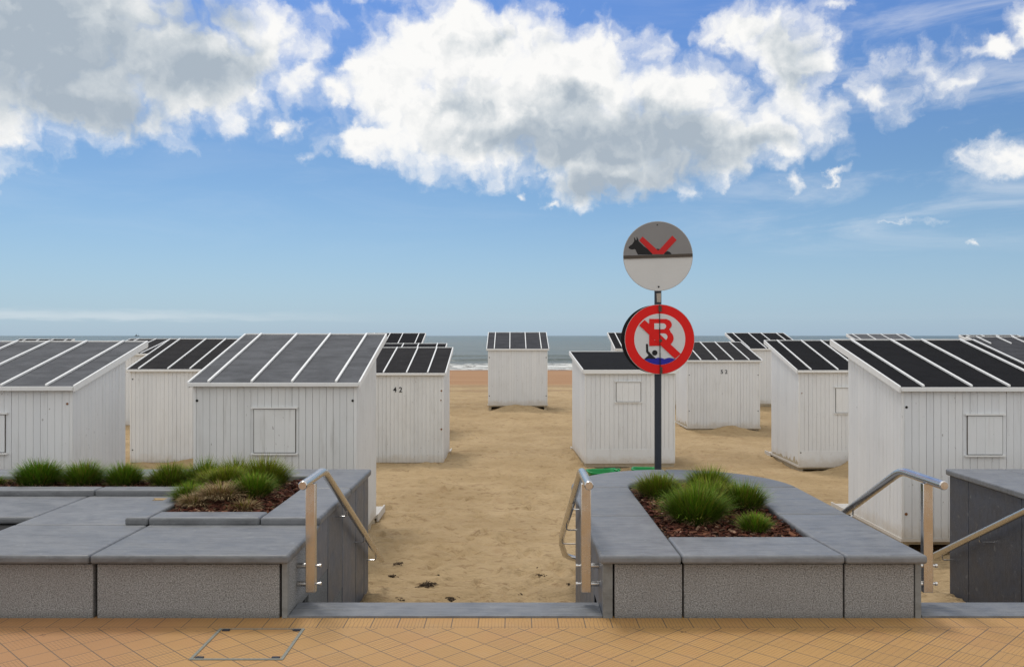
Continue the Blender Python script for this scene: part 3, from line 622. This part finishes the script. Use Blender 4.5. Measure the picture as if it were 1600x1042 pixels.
T = [ # x, y, z, r, h, n, dry, hue, label
 (1.27, 6.02, .35, .235, .245, 3600, .10, .1, 'largest dark green grass tussock, front centre of the round ended planter'),
 (1.46, 6.46, .35, .21, .225, 2800, .16, .35, 'yellow green grass tussock just behind the largest one in the round ended planter'),
 (1.17, 6.95, .35, .20, .19, 2600, .18, .4, 'low olive grass tussock at the back left of the bark bed, before the sign pole'),
 (1.62, 7.15, .35, .22, .21, 2600, .2, .35, 'grass tussock at the very back of the round ended planter, right of the pole'),
 (1.72, 6.48, .35, .21, .20, 2600, .22, .2, 'spiky grass tussock at the right side of the bark bed'),
 (1.60, 5.74, .35, .125, .12, 1500, .22, .1, 'smallest grass tussock, alone in bark at the front right of the round ended planter'),
 (-3.97, 7.30, .385, .24, .205, 3000, .14, 0, 'leftmost full dark green tussock in the back row of the left planter'),
 (-3.60, 7.30, .385, .20, .195, 2600, .16, .1, 'second dark green tussock from the left in the back row of the left planter'),
 (-3.26, 7.30, .385, .185, .185, 2400, .2, .1, 'third tussock from the left in the back row of the left planter'),
 (-2.86, 7.28, .385, .22, .18, 2700, .25, .3, 'fourth tussock of the back row, yellowish green, beside the grassy mound'),
 (-4.36, 7.28, .385, .15, .10, 900, .6, .2, 'short withered tussock at the left edge of the photo'),
 (-2.55, 7.22, .39, .17, .22, 1800, .25, .2, 'grass tussock at the back left corner of the mound in the left planter'),
 (-2.30, 7.28, .39, .19, .22, 2000, .3, .4, 'pale wispy tussock at the back of the mound, below the shuttered window'),
 (-2.02, 7.08, .40, .24, .235, 3400, .22, .55, 'big yellow green tussock at the right of the mound in the left planter'),
 (-1.93, 6.50, .44, .17, .17, 2300, .15, .1, 'compact bright green tussock at the front right of the mound'),
 (-2.40, 6.46, .40, .15, .15, 1800, .3, .15, 'green tussock at the front left corner of the mound'),
 (-2.20, 6.72, .50, .20, .13, 2300, .3, .6, 'yellow green tussock on top of the mound'),
 (-2.36, 6.95, .43, .19, .16, 1900, .3, .7, 'olive tussock behind the top of the mound, on its left'),
 (-2.13, 6.36, .47, .24, .12, 1200, .91, .8, 'withered brown tussock drooping down the front of the mound'),
 (-2.28, 6.28, .43, .16, .10, 800, .92, .8, 'small withered brown tussock low at the front left of the mound'),
 (-1.92, 6.22, .40, .14, .09, 600, .92, .8, 'small withered brown tussock low at the front right of the mound')]
for i, (x, y, z, r, h, n, dry, hue, lb) in enumerate(T): tussock(x, y, z, r, h, n, lb, dry, 31+i, hue)

# ================================================================ handrails
def bend(p0, p1, p2, rad=.07, n=7):
    """rounded corner at p1"""
    p0, p1, p2 = Vector(p0), Vector(p1), Vector(p2); a = p1+(p0-p1).normalized()*rad; c = p1+(p2-p1).normalized()*rad
    return [(a*(1-t)**2+p1*2*t*(1-t)+c*t*t) for t in [i/n for i in range(n+1)]]
def handrail(X, wallX, label, curl=0, zend=-.53):
    t = empty('handrail', (X, 5.31, 0)); tag(t, label, 'handrail', 'stainless steel handrails beside the beach steps'); g = Grp(t); s = 1 if wallX > X else -1
    p = [Vector((X, 5.10, .77))]+bend((X, 5.10, .77), (X, 5.66, .77), (X, 8.05, -.40), .09)
    if curl:
        p += bend((X, 5.66, .77), (X, 7.95, -.20), (X+s*.02, 8.22, -.40), .15)[0:8] + [Vector((X+s*.05, 8.25, -.43)), Vector((X+s*.10, 8.32, -.47)), Vector((X+s*.18, 8.35, -.50))]
    else: p += [Vector((X, 8.05, zend+.13)), Vector((X, 8.20, zend+.06))]
    g('rail_tube', 'steel', lambda b: b.tube(p, .0265, 20), smooth=True)
    g('end_cap', 'steel', lambda b: b.tube([(X, 5.092, .77), (X, 5.1, .77)], [.0225, .0272], 20), smooth=True)
    g('post', 'steel', lambda b: b.box(X-.030, X+.030, 5.29, 5.33, .085, .748), bevel=.003)
    for z in (.135, .245):
        g('wall_bracket', 'steel', lambda b: b.tube([(X+s*.030, 5.31, z), (wallX-s*.001, 5.31, z)], .0165, 16), smooth=True)
        g('bolt', 'steel', lambda b: (b.tube([(X-s*.031, 5.31, z), (X-s*.05, 5.31, z)], .007, 10), b.tube([(X-s*.05, 5.31, z), (X-s*.062, 5.31, z)], .011, 10)), smooth=True)
    for yb in (6.46, 7.22, 7.85):
        zb = .77-(yb-5.66)*(.97/2.29 if curl else 1.17/2.39)-.024
        if curl and yb > 7.5: zb += .0
        wx = wallX
        if yb > 7.25 and 0 < X < 1: wx = wallX+.07
        g('rail_bracket', 'steel', lambda b: b.tube([(X, yb, zb)]+bend((X, yb, zb), (X, yb, zb-.05), (wx, yb, zb-.05), .02, 5)+[(wx, yb, zb-.05)], .0055, 8), smooth=True)
    return t
handrail(-1.228, -1.312, 'steel handrail with square post on the left planter, left of the central steps')
handrail(.452, .532, 'steel handrail left of the round ended planter, its lower end curling to the wall', 1)
handrail(2.535, 2.392, 'steel handrail to the right of the round ended planter, before the large black roofed hut')
handrail(3.885, 3.99, 'lower part of a steel handrail sloping along the dark wall at the right edge')

# ================================================================ access cover
AC = empty('access_cover', (-1.4, 4.66, 0)); tag(AC, 'square metal framed access cover set in the yellow pavers at lower left', 'access cover'); ga = Grp(AC)
def fr(b):
    x0, x1, y0, y1 = -1.645, -1.165, 4.42, 4.89
    b.box(x0, x1, y0, y0+.016, -.01, .0045); b.box(x0, x0+.016, y0+.016, y1, -.01, .0045); b.box(x1-.016, x1, y0+.016, y1, -.01, .0045); b.box(x0+.016, x1-.016, y1-.006, y1, -.01, .0042)
ga('frame', 'frame_metal', fr)
for (x, y) in ((-1.60, 4.45), (-1.21, 4.45), (-1.60, 4.865), (-1.205, 4.865)):
    ga('lifting_key_plate', 'plate', lambda b: b.box(x-.02, x+.02, y-.011, y+.011, -.01, .0058))

# ================================================================ beach huts
def num_mesh(txt, size):
    cu = bpy.data.curves.new('num', 'FONT'); cu.body = txt; cu.size = size; cu.extrude = .001; cu.align_x = 'CENTER'; cu.space_character = 1.6; cu.offset = .002
    ob = bpy.data.objects.new('num', cu); COL.objects.link(ob); bpy.context.view_layer.update()
    me = bpy.data.meshes.new_from_object(ob.evaluated_get(bpy.context.evaluated_depsgraph_get())); bpy.data.objects.remove(ob); me.materials.clear(); me.materials.append(M['number'])
    for p in me.polygons: p.material_index = 0
    return me
def hut(cx, Y, zb, ze, zt, label, w=1.80, depth=1.40, rd=2.05, felt='felt_dark', bat=(-.71, -.24, .24, .71), win=None, number=None, holes=(), rot=0, paint='paint', fas=.04,
        boardw=.0765, detail=True, batlen=1.0, peel=False, ledge=False, skid=True, kick=False, trim='paint_clean', thin=False):
    """cx: centre, Y: front wall, zb: floor, ze: top of front eave, zt: top of back eave (all world heights)"""
    H = empty('beach_hut', (cx, Y, zb), R(rot)); tag(H, label, 'beach hut', 'white beach huts standing on the sand')
    e, t = ze-zb, zt-zb; ro = .05; sl = (t-e)/rd
    def rz(y): return e + (y+ro)*sl           # roof top surface at local y
    th = .045; hw = w/2
    rnd = random.Random(int(cx*100)+int(Y*10))
    # boarded walls
    def boards(b, a0, a1, put, bw, off=0):
        n = max(3, round((a1-a0)/bw)); s = (a1-a0)/n; tn = .5
        for i in range(n):
            tn = min(1, max(0, tn*.5+rnd.random()*.55)); put(b, a0+i*s, a0+(i+1)*s, tn)
    gp = .0017
    def front(b):
        z1 = rz(0)-th-.002
        boards(b, -hw+.03, hw-.03, lambda b, x0, x1, tn: b.box(x0+gp*rnd.choice((.5, .7, 1, 1.5)), x1-gp, -.001-rnd.random()*.0025, .016, 0, z1, 0, tn), boardw)
        b.box(-hw+.03, hw-.03, .014, .03, 0, z1, 1, .5)
    one('front_wall', [paint, 'gap'], front, H)
    for s in (-1, 1):
        def side(b, s=s):
            xo = s*hw; xi = s*(hw-.017)
            boards(b, .02, depth-.02, lambda b, y0, y1, tn: b.prism([(y0+gp, 0), (y1-gp, 0), (y1-gp, rz(y1)-th-.002), (y0+gp, rz(y0)-th-.002)], 'x', min(xo, xi), max(xo, xi), 0, tn), boardw*1.15)
            b.prism([(.02, 0), (depth-.02, 0), (depth-.02, rz(depth-.02)-th-.003), (.02, rz(.02)-th-.003)], 'x', min(s*(hw-.015), s*(hw-.03)), max(s*(hw-.015), s*(hw-.03)), 1, .5)
        one('side_wall', [paint, 'gap'], side, H)
    one('back_wall', paint, lambda b: boards(b, -hw+.02, hw-.02, lambda b, x0, x1, tn: b.box(x0+gp, x1-gp, depth-.03, depth-.012, 0, rz(depth-.03)-th-.002, 0, tn), boardw*2), H)
    one('door', trim, lambda b: b.box(-.35, .35, depth-.010, depth+.012, .06, min(1.75, rz(depth)-.2)), H, bevel=.004, seg=1)
    if not thin:
        for s in (-1, 1):
            one('corner_board', trim, lambda b: b.box(min(s*hw, s*(hw-.029)), max(s*hw, s*(hw-.029)), -.006, .019, 0, rz(0)-th-.002, 0, .4), H, bevel=.002, seg=1)
            one('corner_board', trim, lambda b: b.box(min(s*hw, s*(hw-.029)), max(s*hw, s*(hw-.029)), depth-.019, depth+.003, 0, rz(depth-.03)-th-.002, 0, .4), H, bevel=.002, seg=1)
    # roof
    y0, y1 = -ro, rd-ro; rw = hw+.03
    roof = one('roof', [felt, trim], lambda b: (b.prism([(y0, rz(y0)-.006), (y1, rz(y1)-.006), (y1, rz(y1)), (y0, rz(y0))], 'x', -rw, rw, 0), b.prism([(y0+.005, rz(y0)-th), (y1-.005, rz(y1)-th), (y1-.005, rz(y1)-.0065), (y0+.005, rz(y0)-.0065)], 'x', -rw+.004, rw-.004, 1)), H)
    for bx in bat:
        ya = y0+.02 if batlen == 1 else y1-(rd*batlen)
        bw = .013
        one('roof_batten', trim, lambda b: b.prism([(ya, rz(ya)+.001), (y1-.005, rz(y1)+.001), (y1-.005, rz(y1)+.024), (ya, rz(ya)+.024)], 'x', bx-bw, bx+bw, 0, .8), roof, bevel=.003, seg=1)
    vh = .068
    for s in (-1, 1):
        one('verge_board', trim, lambda b: b.prism([(y0-.004, rz(y0)-vh*.8), (y1, rz(y1)-vh), (y1, rz(y1)+.016), (y0-.004, rz(y0)+.016)], 'x', min(s*rw, s*(rw+.022)), max(s*rw, s*(rw+.022)), 0, .7), roof, bevel=.003, seg=1)
    one('front_fascia', trim, lambda b: b.box(-rw-.002, rw+.002, y0-.022, y0-.0045, rz(y0)-fas, rz(y0)+.004, 0, .55), roof, bevel=.003, seg=1)
    one('back_fascia', trim, lambda b: b.box(-rw-.002, rw+.002, y1+.001, y1+.02, rz(y1)-.09, rz(y1)+.016, 0, .7), roof, bevel=.003, seg=1)
    # floor, skids and deck
    one('floor_frame', ['tanwood', 'paint_old'], lambda b: (b.box(-hw-.015, hw+.015, -.014, depth, -.035, -.001, 1, .3) if ledge else b.box(-hw+.012, hw-.012, .012, depth, -.035, -.001, 0, .3), b.box(-hw+.02, hw-.02, .02, depth-.02, -.07, -.036, 0)), H)
    one('deck', 'paint_old', lambda b: [b.box(-hw, hw, depth+.02+i*.1, depth+.112+i*.1, -.05, -.012, 0, rnd.random()) for i in range(max(2, int((rd-depth)/.1)))] + [b.box(-hw-.02, -hw-.002, depth+.02, rd, -.09, .004), b.box(hw+.002, hw+.02, depth+.02, rd, -.09, .004)], H)
    if skid:
        for s in (-1, 1):
            one('skid', 'tanwood', lambda b: b.box(min(s*(hw-.02), s*(hw-.10)), max(s*(hw-.02), s*(hw-.10)), .05, rd-.1, -.40, -.071), H)
    # fittings
    if win:
        wx, wz0, wz1, ww = win; wz0 -= zb; wz1 -= zb
        sh = one('shutter', [paint, 'hinge_gap'], lambda b: ([b.box(wx-ww/2+i*ww/4+.0008, wx-ww/2+(i+1)*ww/4-.0008, -.016, -.0062, wz0, wz1, 0, .75+.2*rnd.random()) for i in range(4)], b.box(wx-ww/2-.008, wx+ww/2+.008, -.0060, -.0042, wz0-.008, wz1+.008, 1)), H)  # dark backing border stands in for the shaded gaps around the shutter
        one('shutter_rail', trim, lambda b: b.box(wx-ww/2-.03, wx+ww/2+.03, -.032, -.0065, wz1+.008, wz1+.024, 0, .9), sh)
        one('shutter_rail', trim, lambda b: b.box(wx-ww/2-.03, wx+ww/2+.03, -.034, -.0065, wz0-.026, wz0-.009, 0, .9), sh)
    for (hx, hz, hr) in holes:
        one('bolt_hole', 'hole' if hr > 0 else 'rust', lambda b: b.disc((hx, -.0085, hz-zb), abs(hr), .006, 12), H)
    if number:
        me = num_mesh(number[0], .135); o = bpy.data.objects.new('hut_number', me); COL.objects.link(o); o.parent = H; o.location = (number[1], -.007, number[2]-zb-.045); o.rotation_euler = (R(90), 0, 0)
    if kick:
        one('kick_board', paint, lambda b: b.box(-hw+.03, hw-.03, -.008, -.0032, 0.0, .26, 0, .6), H)
    if peel:
        def pl(b):
            xx = -hw-.0012; pts = [(.03, .005)]; y = .03
            while y < depth-.1:
                pts.append((y, .02+abs(mnoise.noise((y*7, 3.3, 0)))*.28*(1.2-y/depth))); y += .045
            pts.append((depth-.05, .01)); b.prism(pts, 'x', xx-.001, xx, 0)
        one('bare_timber_patch', 'tanwood', pl, H)
    return H
c4 = lambda w, z0, z1, r=.012: [(-w, z0, r), (w, z0, r), (-w, z1, r), (w, z1, r)]
hut(-5.60, 9.25, -.62, 1.105, 1.565, 'large white hut with worn grey roof at the left edge, its shutter cut off', felt='felt_grey', rot=2.2, win=(-.03, .41, .805, .46), holes=[(.85, .92, -.012)], bat=(-.71, -.30, .17, .64), fas=.042)
hut(-6.18, 16.1, -.70, 1.02, 1.57, 'white hut with patched dark roof, behind the gap between the two big left huts', felt='felt_dark', bat=(-.73, -.19, .22, .74), holes=[(-.85, .84, .012), (-.85, -.47, .012)])
hut(-2.62, 9.60, -.62, 1.127, 1.660, 'large white hut with grey roof and centred shutter, directly behind the left planter', felt='felt_grey', bat=(-.726, -.25, .195, .68), win=(0, .36, .835, .455), holes=[(-.86, .93, .014), (.86, .93, .014)], fas=.038, paint='paint_old')
hut(-9.95, 22.8, -.70, 1.17, 1.545, 'distant white hut with dark roof seen in the narrow gap between the leftmost two huts', bat=(-.70, -.2, .22, .62))
hut(-16.05, 28.0, -.60, 1.02, 1.515, 'farthest left hut, a thin black roof line above the leftmost roof', felt='felt_black')
hut(-2.20, 16.5, -.76, .935, 1.385, 'white hut numbered 42 with brownish black roof, left of the sandy path', felt='felt_dark', bat=(-.68, -.24, .20, .60), depth=1.6, number=('42', .03, .62), holes=[(.86, .60, -.016), (.85, .42, -.012), (.86, -.13, -.018)], paint='paint_old', rot=0)
hut(-2.65, 20.8, -.74, .98, 1.43, 'hut showing only a narrow black roof strip just above the roof of number 42', felt='felt_black', bat=(-.69, -.19, .21, .70))
hut(-3.72, 26.0, -.52, 1.20, 1.715, 'farthest black roofed hut seen above the roof of number 42', felt='felt_black', bat=(-.71, -.2, .21, .73))
hut(.174, 26.3, -.44, 1.24, 1.742, 'lone white hut in the middle of the beach against the sea', felt='felt_slate', w=1.80, bat=(-.71, -.24, .25, .715), holes=c4(.86, .98, -.18, .016), ledge=True)
hut(4.02, 26.0, -.42, 1.25, 1.73, 'far hut with black roof mostly hidden behind the round signs', felt='felt_black')
hut(2.16, 15.9, -.69, 1.02, 1.305, 'white hut with smooth black roof and small shutter, standing behind the sign pole', felt='felt_black', w=1.66, depth=2.25, rd=2.45, bat=(), win=(-.03, .443, .79, .44), rot=1.9, fas=.07, kick=True, boardw=.085)
hut(5.35, 21.96, -.67, 1.02, 1.46, 'white hut numbered 52 with brownish roof, right of the sign pole', felt='felt_dark', w=1.84, depth=1.5, bat=(-.58, -.17, .24, .64), number=('52', .01, .73), holes=c4(.87, .65, -.26, .012), peel=True, ledge=True)
hut(7.81, 26.0, -.40, 1.25, 1.72, 'far white hut with black roof just behind the right side of hut number 52', felt='felt_black', bat=(-.70, -.2, .21, .70))
hut(6.11, 15.8, -.71, 1.015, 1.54, 'black roofed hut with peeling paint along its bottom edge, left of the big right hut', felt='felt_black', depth=1.65, bat=(-.68, -.19, .21, .70), win=(.0, .25, .69, .44), holes=[(-.84, .60, -.010), (-.86, -.48, .012)], peel=True, kick=True, ledge=True)
hut(5.14, 9.45, -.555, 1.086, 1.585, 'largest white hut with clean black battened roof and shutter at the right edge', felt='felt_black', depth=1.5, bat=(-.676, -.154, .257, .76), win=(.0, .36, .775, .375), holes=[(-.85, .87, .014), (-.855, -.29, -.016)], fas=.042, boardw=.08, ledge=True)
hut(10.35, 16.0, -.66, 1.10, 1.617, 'hut with smooth grey roof and short stub battens, behind the big right hut', felt='felt_slate', bat=(-.73, -.32, .0, .45), batlen=.27)
hut(15.40, 26.1, -.50, 1.20, 1.655, 'farthest right hut, a sliver of black roof on the horizon', felt='felt_black')
hut(11.72, 26.0, -.50, 1.20, 1.685, 'far hut with grey battened roof showing above the black roof of the big right hut', felt='felt_grey', bat=(-.76, -.29, .16, .66))

# ================================================================ sign post
SX, SY = 1.470, 8.75
SP = empty('sign_post', (SX, SY, -.75)); tag(SP, 'dark pole with two round signs, a folded dog sign above a red no swimming sign', 'sign post')
gs = Grp(SP)
gs('pole', 'pole', lambda b: b.tube([(SX, SY, -1.0), (SX, SY, 2.75)], .0355, 24), smooth=True)
gs('pole_cap', 'pole', lambda b: b.tube([(SX, SY, 2.75), (SX, SY, 2.758)], [.037, .03], 24), smooth=True)
gs('sticker', 'sticker', lambda b: b.prism([(SX-.016, 1.985), (SX+.022, 1.98), (SX+.026, 2.075), (SX-.02, 2.07)], 'y', SY-.041, SY-.0355))
def plate(name, m, polys, y, par, t=.0012):
    b = MB()
    for p in polys: b.prism(p, 'y', y-t, y, 0, .5)
    o = b.build(name, m); loc(SP, o)
    if par is not None:
        o.parent = par; o.matrix_parent_inverse = Matrix.Identity(4)
    return o
# dog sign: photo crop coordinates (1042 px for 125 px), centre 517,512, radius 443
def D(px, py): k = .349/441; return (SX-.008+(px-522)*k, 2.443-(py-515)*k)
def circ(cx, cz, r, a0=0, a1=360, n=64): return [(cx+r*math.cos(R(a0+(a1-a0)*i/n)), cz+r*math.sin(R(a0+(a1-a0)*i/n))) for i in range(n+(0 if a1-a0 >= 360 else 1))]
dc = D(522, 515); Yp = SY-.05
DS = plate('dog_sign', 'rim', [circ(dc[0], dc[1], .349)], Yp, None, .003)
plate('lower_face', 'signpale', [circ(dc[0], dc[1], .343, 180, 360)], Yp-.0035, DS)
plate('folded_flap', 'signgrey', [circ(dc[0], dc[1], .343, 1, 179)], Yp-.0035, DS, .005)
plate('dog_silhouette', 'black', [[D(*p) for p in ((148, 404), (165, 385), (195, 365), (215, 335), (222, 318), (218, 276), (226, 285), (240, 312), (250, 315), (252, 268), (262, 285), (272, 305), (278, 330), (300, 350), (345, 395), (410, 440), (450, 470), (450, 497), (268, 497), (250, 465), (236, 432), (222, 428), (200, 432), (178, 430), (160, 422))],
      [D(*p) for p in ((495, 428), (520, 422), (545, 430), (545, 470), (495, 470))], [D(*p) for p in ((600, 470), (640, 452), (668, 462), (690, 482), (690, 490), (600, 494))]], Yp-.009, DS)
plate('red_cross_bars', 'darkred', [[D(*p) for p in ((325, 268), (284, 318), (455, 492), (520, 492), (520, 445), (505, 432))], [D(*p) for p in ((702, 256), (756, 312), (590, 492), (520, 492), (520, 446), (542, 432))]], Yp-.0105, DS)
plate('hinge_strip', 'hinge_gap', [[D(*p) for p in ((84, 512), (958, 484), (958, 524), (88, 550))]], Yp-.009, DS, .007)
plate('bolt', 'black', [circ(*D(512, 121), .007, n=12), circ(*D(529, 903), .009, n=12)], Yp-.009, DS)
plate('bolt', 'signlight', [circ(*D(180, 628), .006, n=12), circ(*D(886, 612), .006, n=12)], Yp-.005, DS)
# no swimming sign: crop scale 7.446 px per photo px, centre 490,558
def S(px, py): k = .348/393; return (SX+.008+(px-491)*k, 1.611-(py-558)*k)
sc_ = S(491, 558)
BK = plate('rear_sign_plate', 'black', [circ(sc_[0]-.028, sc_[1], .345)], SY+.062, None, .004)
gs('rear_bracket', 'pole', lambda b: b.box(SX-.05, SX+.05, SY-.05, SY+.058, 1.58, 1.64))
SW = plate('no_swimming_sign', 'rim', [circ(sc_[0], sc_[1], .350)], Yp, None, .004)
plate('red_ring', 'red', [circ(sc_[0], sc_[1], .346)], Yp-.0045, SW)
ic = S(492, 557); ir = .2555
plate('pale_face', 'signlight', [circ(ic[0], ic[1], ir)], Yp-.0062, SW)
def wave():
    top = [(320, 780)]+[(x, 768-14*abs(math.sin((x-330)/54*math.pi/2*1.0))+ (4 if x > 480 else 0)) for x in range(330, 672, 9)]
    top = [(x, y+8) for x, y in top]
    cxp, cyp, rp = 492, 557, 287
    low = [(cxp+rp*math.sin(a), cyp+rp*math.cos(a)) for a in [R(38-76*i/20) for i in range(21)]]
    return [S(*p) for p in top+low]
plate('blue_waves', 'blue', [wave()], Yp-.0078, SW)
plate('swimmer', 'black', [circ(*S(435, 710), .027, n=24), [S(*p) for p in ((315, 782), (365, 738), (338, 700), (336, 612), (348, 608), (358, 614), (362, 690), (400, 730), (450, 776), (400, 778), (360, 774))]], Yp-.0095, SW)
def Bout():
    pts = [(372, 328), (545, 328)]
    pts += [(545+82*math.sin(R(a)), 393-65*math.cos(R(a))) for a in range(10, 141, 10)]
    pts += [(560+88*math.sin(R(a)), 545-85*math.cos(R(a))) for a in range(40, 176, 10)]
    return [S(*p) for p in pts+[(550, 632), (372, 632)]]
plate('letter_b', 'red', [Bout()], Yp-.0108, SW)
def Dhole(x0, x1, y0, y1):
    r = (y1-y0)/2; return [S(*p) for p in [(x0, y0), (x1-r, y0)]+[(x1-r+r*math.sin(R(a)), (y0+y1)/2-r*math.cos(R(a))) for a in range(15, 166, 15)]+[(x1-r, y1), (x0, y1)]]
plate('letter_counter', 'signlight', [Dhole(430, 562, 378, 444), Dhole(430, 578, 492, 570)], Yp-.0122, SW)
plate('letter_stem', 'red', [[S(*p) for p in ((372, 450), (430, 450), (430, 632), (372, 632))]], Yp-.0136, SW)
plate('diagonal_bar', 'red', [[S(*p) for p in ((320, 338), (728, 722), (662, 778), (258, 400))]], Yp-.0150, SW)
plate('centre_rod', 'black', [[S(*p) for p in ((484, 170), (492, 170), (500, 955), (490, 955))]], Yp-.0165, SW, .002)
plate('rod_clip', 'hinge_gap', [[S(*p) for p in ((472, 182), (512, 182), (512, 245), (480, 245))], circ(*S(498, 572), .016, n=14), [S(*p) for p in ((492, 870), (520, 870), (520, 945), (494, 945))]], Yp-.0187, SW, .003)
gs('sign_bracket', 'pole', lambda b: (b.box(SX-.06, SX+.06, SY-.049, SY-.03, 1.75, 1.78), b.box(SX-.06, SX+.06, SY-.049, SY-.03, 2.55, 2.58), b.box(SX-.06, SX+.06, SY-.049, SY-.03, 1.42, 1.45)))

# ================================================================ small things on the beach
def tub(x, y, w, d, h, label, rz):
    z = float(zs(x, y)); t = empty('plastic_tub', (x, y, z-.02), rz); tag(t, label, 'tub', 'green plastic tubs behind the planter')
    V = []; F = []; rings = [(0, .72), (h*.5, .86), (h*.94, .97), (h, 1.06), (h*.98, 1.09), (h*.93, 1.08)]; seg = 28
    inner = [(h*.985, .98), (h*.5, .80), (.03, .68)]
    allr = [(a, s) for a, s in reversed(rings)]; allr = rings[::-1][::1]; seq = [rings[0], rings[1], rings[2], rings[5], rings[4], rings[3]]+inner
    for (zz, s) in seq:
        for q in range(seg):
            a = 2*math.pi*q/seg; c_, s_ = math.cos(a), math.sin(a); e = .45
            px = math.copysign(abs(c_)**e, c_)*w/2*s; py = math.copysign(abs(s_)**e, s_)*d/2*s
            V.append((px*(1+.03*math.sin(a*3+zz*9)), py, zz+.02*h*math.sin(a*2+1)*(zz/h)))
    for r_ in range(len(seq)-1):
        for q in range(seg): A = r_*seg; q2 = (q+1) % seg; F.append((A+q, A+q2, A+seg+q2, A+seg+q))
    F.append(tuple(range(seg))[::-1]); k = (len(seq)-1)*seg; F.append(tuple(k+q for q in range(seg)))
    me = bpy.data.meshes.new('tub_body'); me.from_pydata(V, [], F); me.materials.append(M['green']); me.polygons.foreach_set('use_smooth', [True]*len(F))
    o = bpy.data.objects.new('tub_body', me); COL.objects.link(o); o.parent = t
    one('handle', 'green', lambda b: b.tube([(w*.42, -.04, h*.98), (w*.58, -.04, h*1.02), (w*.60, 0, h*1.02), (w*.58, .05, h*1.02), (w*.42, .05, h*.98)], .012, 8), t, smooth=True)
tub(1.345, 12.9, .44, .40, .40, 'bright green plastic tub on the sand just beyond the planter, left of the sign pole', .1)
tub(2.00, 13.1, .36, .34, .37, 'green plastic tub almost hidden by grass, right beside the sign pole', -.2)
def debris(x, y, s, n, label, seed, flatk=.35):
    rnd = random.Random(seed); V = []; F = []; C = []
    for i in range(n):
        a = rnd.uniform(0, 6.28); p = Vector((rnd.gauss(0, s*.4), rnd.gauss(0, s*.35), rnd.random()*s*flatk)); L = rnd.uniform(.3, .9)*s; k = len(V); w = rnd.uniform(.002, .006)
        for q in range(5):
            V.append(tuple(p+Vector((0, 0, w)))); V.append(tuple(p+Vector((math.sin(a)*w, -math.cos(a)*w, -w)))); V.append(tuple(p-Vector((math.sin(a)*w, -math.cos(a)*w, w))))
            a += rnd.gauss(0, .6); p = p+Vector((math.cos(a), math.sin(a), rnd.gauss(0, .25)*flatk))*L/4; p.z = max(0, p.z)
        c = rnd.choice([(.07, .05, .035), (.12, .09, .06), (.18, .13, .085), (.05, .038, .028)])
        for q in range(4):
            for r_ in range(3): r2 = (r_+1) % 3; F.append((k+q*3+r_, k+q*3+r2, k+q*3+3+r2, k+q*3+3+r_)); C.append(c)
    me = bpy.data.meshes.new('seaweed_clump'); me.from_pydata(V, [], F); me.materials.append(M['weed'])
    at = me.attributes.new('Col', 'FLOAT_COLOR', 'FACE'); at.data.foreach_set('color', [q for c in C for q in (*c, 1)])
    o = bpy.data.objects.new('seaweed_clump', me); COL.objects.link(o); o.location = (x, y, float(zs(x, y))); tag(o, label, 'seaweed', 'dry seaweed scraps on the sand')
def on_sand(px, py):
    d = 8.0
    for _ in range(40): d = (EYE-float(zs((px-800)/FPX*d, d)))*FPX/(py-524)
    return (px-800)/FPX*d, d
for i, (px, py, s, n, lb) in enumerate(((668, 915, .075, 90, 'largest dark tangle of dry seaweed in the sand near the steps'), (707, 937, .055, 60, 'dark seaweed scrap at the edge of the steps, right of the largest tangle'),
        (622, 881, .045, 40, 'thin seaweed scrap by the lower end of the left handrail'), (614, 900, .04, 30, 'small seaweed scrap left of the largest tangle, beside the left wall'), (622, 937, .045, 30, 'seaweed scrap beside the left wall at the foot of the steps'),
        (686, 898, .018, 12, 'tiny dark seaweed speck above the largest tangle'), (846, 899, .04, 26, 'dark flat seaweed scrap right of the path centre'), (842, 886, .02, 12, 'short dark seaweed scrap above the right hand scrap'), (888, 912, .02, 14, 'tiny seaweed speck beside the right wall'), (814, 928, .02, 12, 'tiny dark seaweed speck just beyond the middle of the steps'))):
    x, d = on_sand(px, py); debris(x, d, s, n, lb, 90+i)
# blown sand with dark bits on the left planter top
sp = MB()
rr = random.Random(3)
blob = [(-2.70+.085*math.cos(a)*(1+.35*math.sin(3*a+1)), 6.72+.06*math.sin(a)*(1+.4*math.cos(2*a))) for a in [i*math.pi/12 for i in range(24)]]
sp.prism(blob, 'z', .3825, .386)
o = sp.build('drifted_sand', 'sand'); tag(o, 'small patch of blown sand on the left planter slab by the raised coping', 'sand patch')
# ship on the horizon
SH = empty('ship', ((214-800)/FPX*4200, 4200, -2.5)); tag(SH, 'tiny distant ship on the horizon above the left hut roofs', 'ship')
one('hull', 'hull', lambda b: b.prism([(-10, 0), (9, 0), (11.5, 3.2), (-10.5, 2.6)], 'y', -3, 3), SH)
one('wheelhouse', 'hull', lambda b: (b.box(-6, -1, -2, 2, 2.6, 6.5), b.box(-5, -2, -1.5, 1.5, 6.5, 8)), SH)
one('mast', 'hull', lambda b: (b.tube([(-3, 0, 8), (-3, 0, 15)], .35, 8), b.tube([(6, 0, 3), (6, 0, 13)], .35, 8)), SH)
SC.cycles.use_adaptive_sampling = True
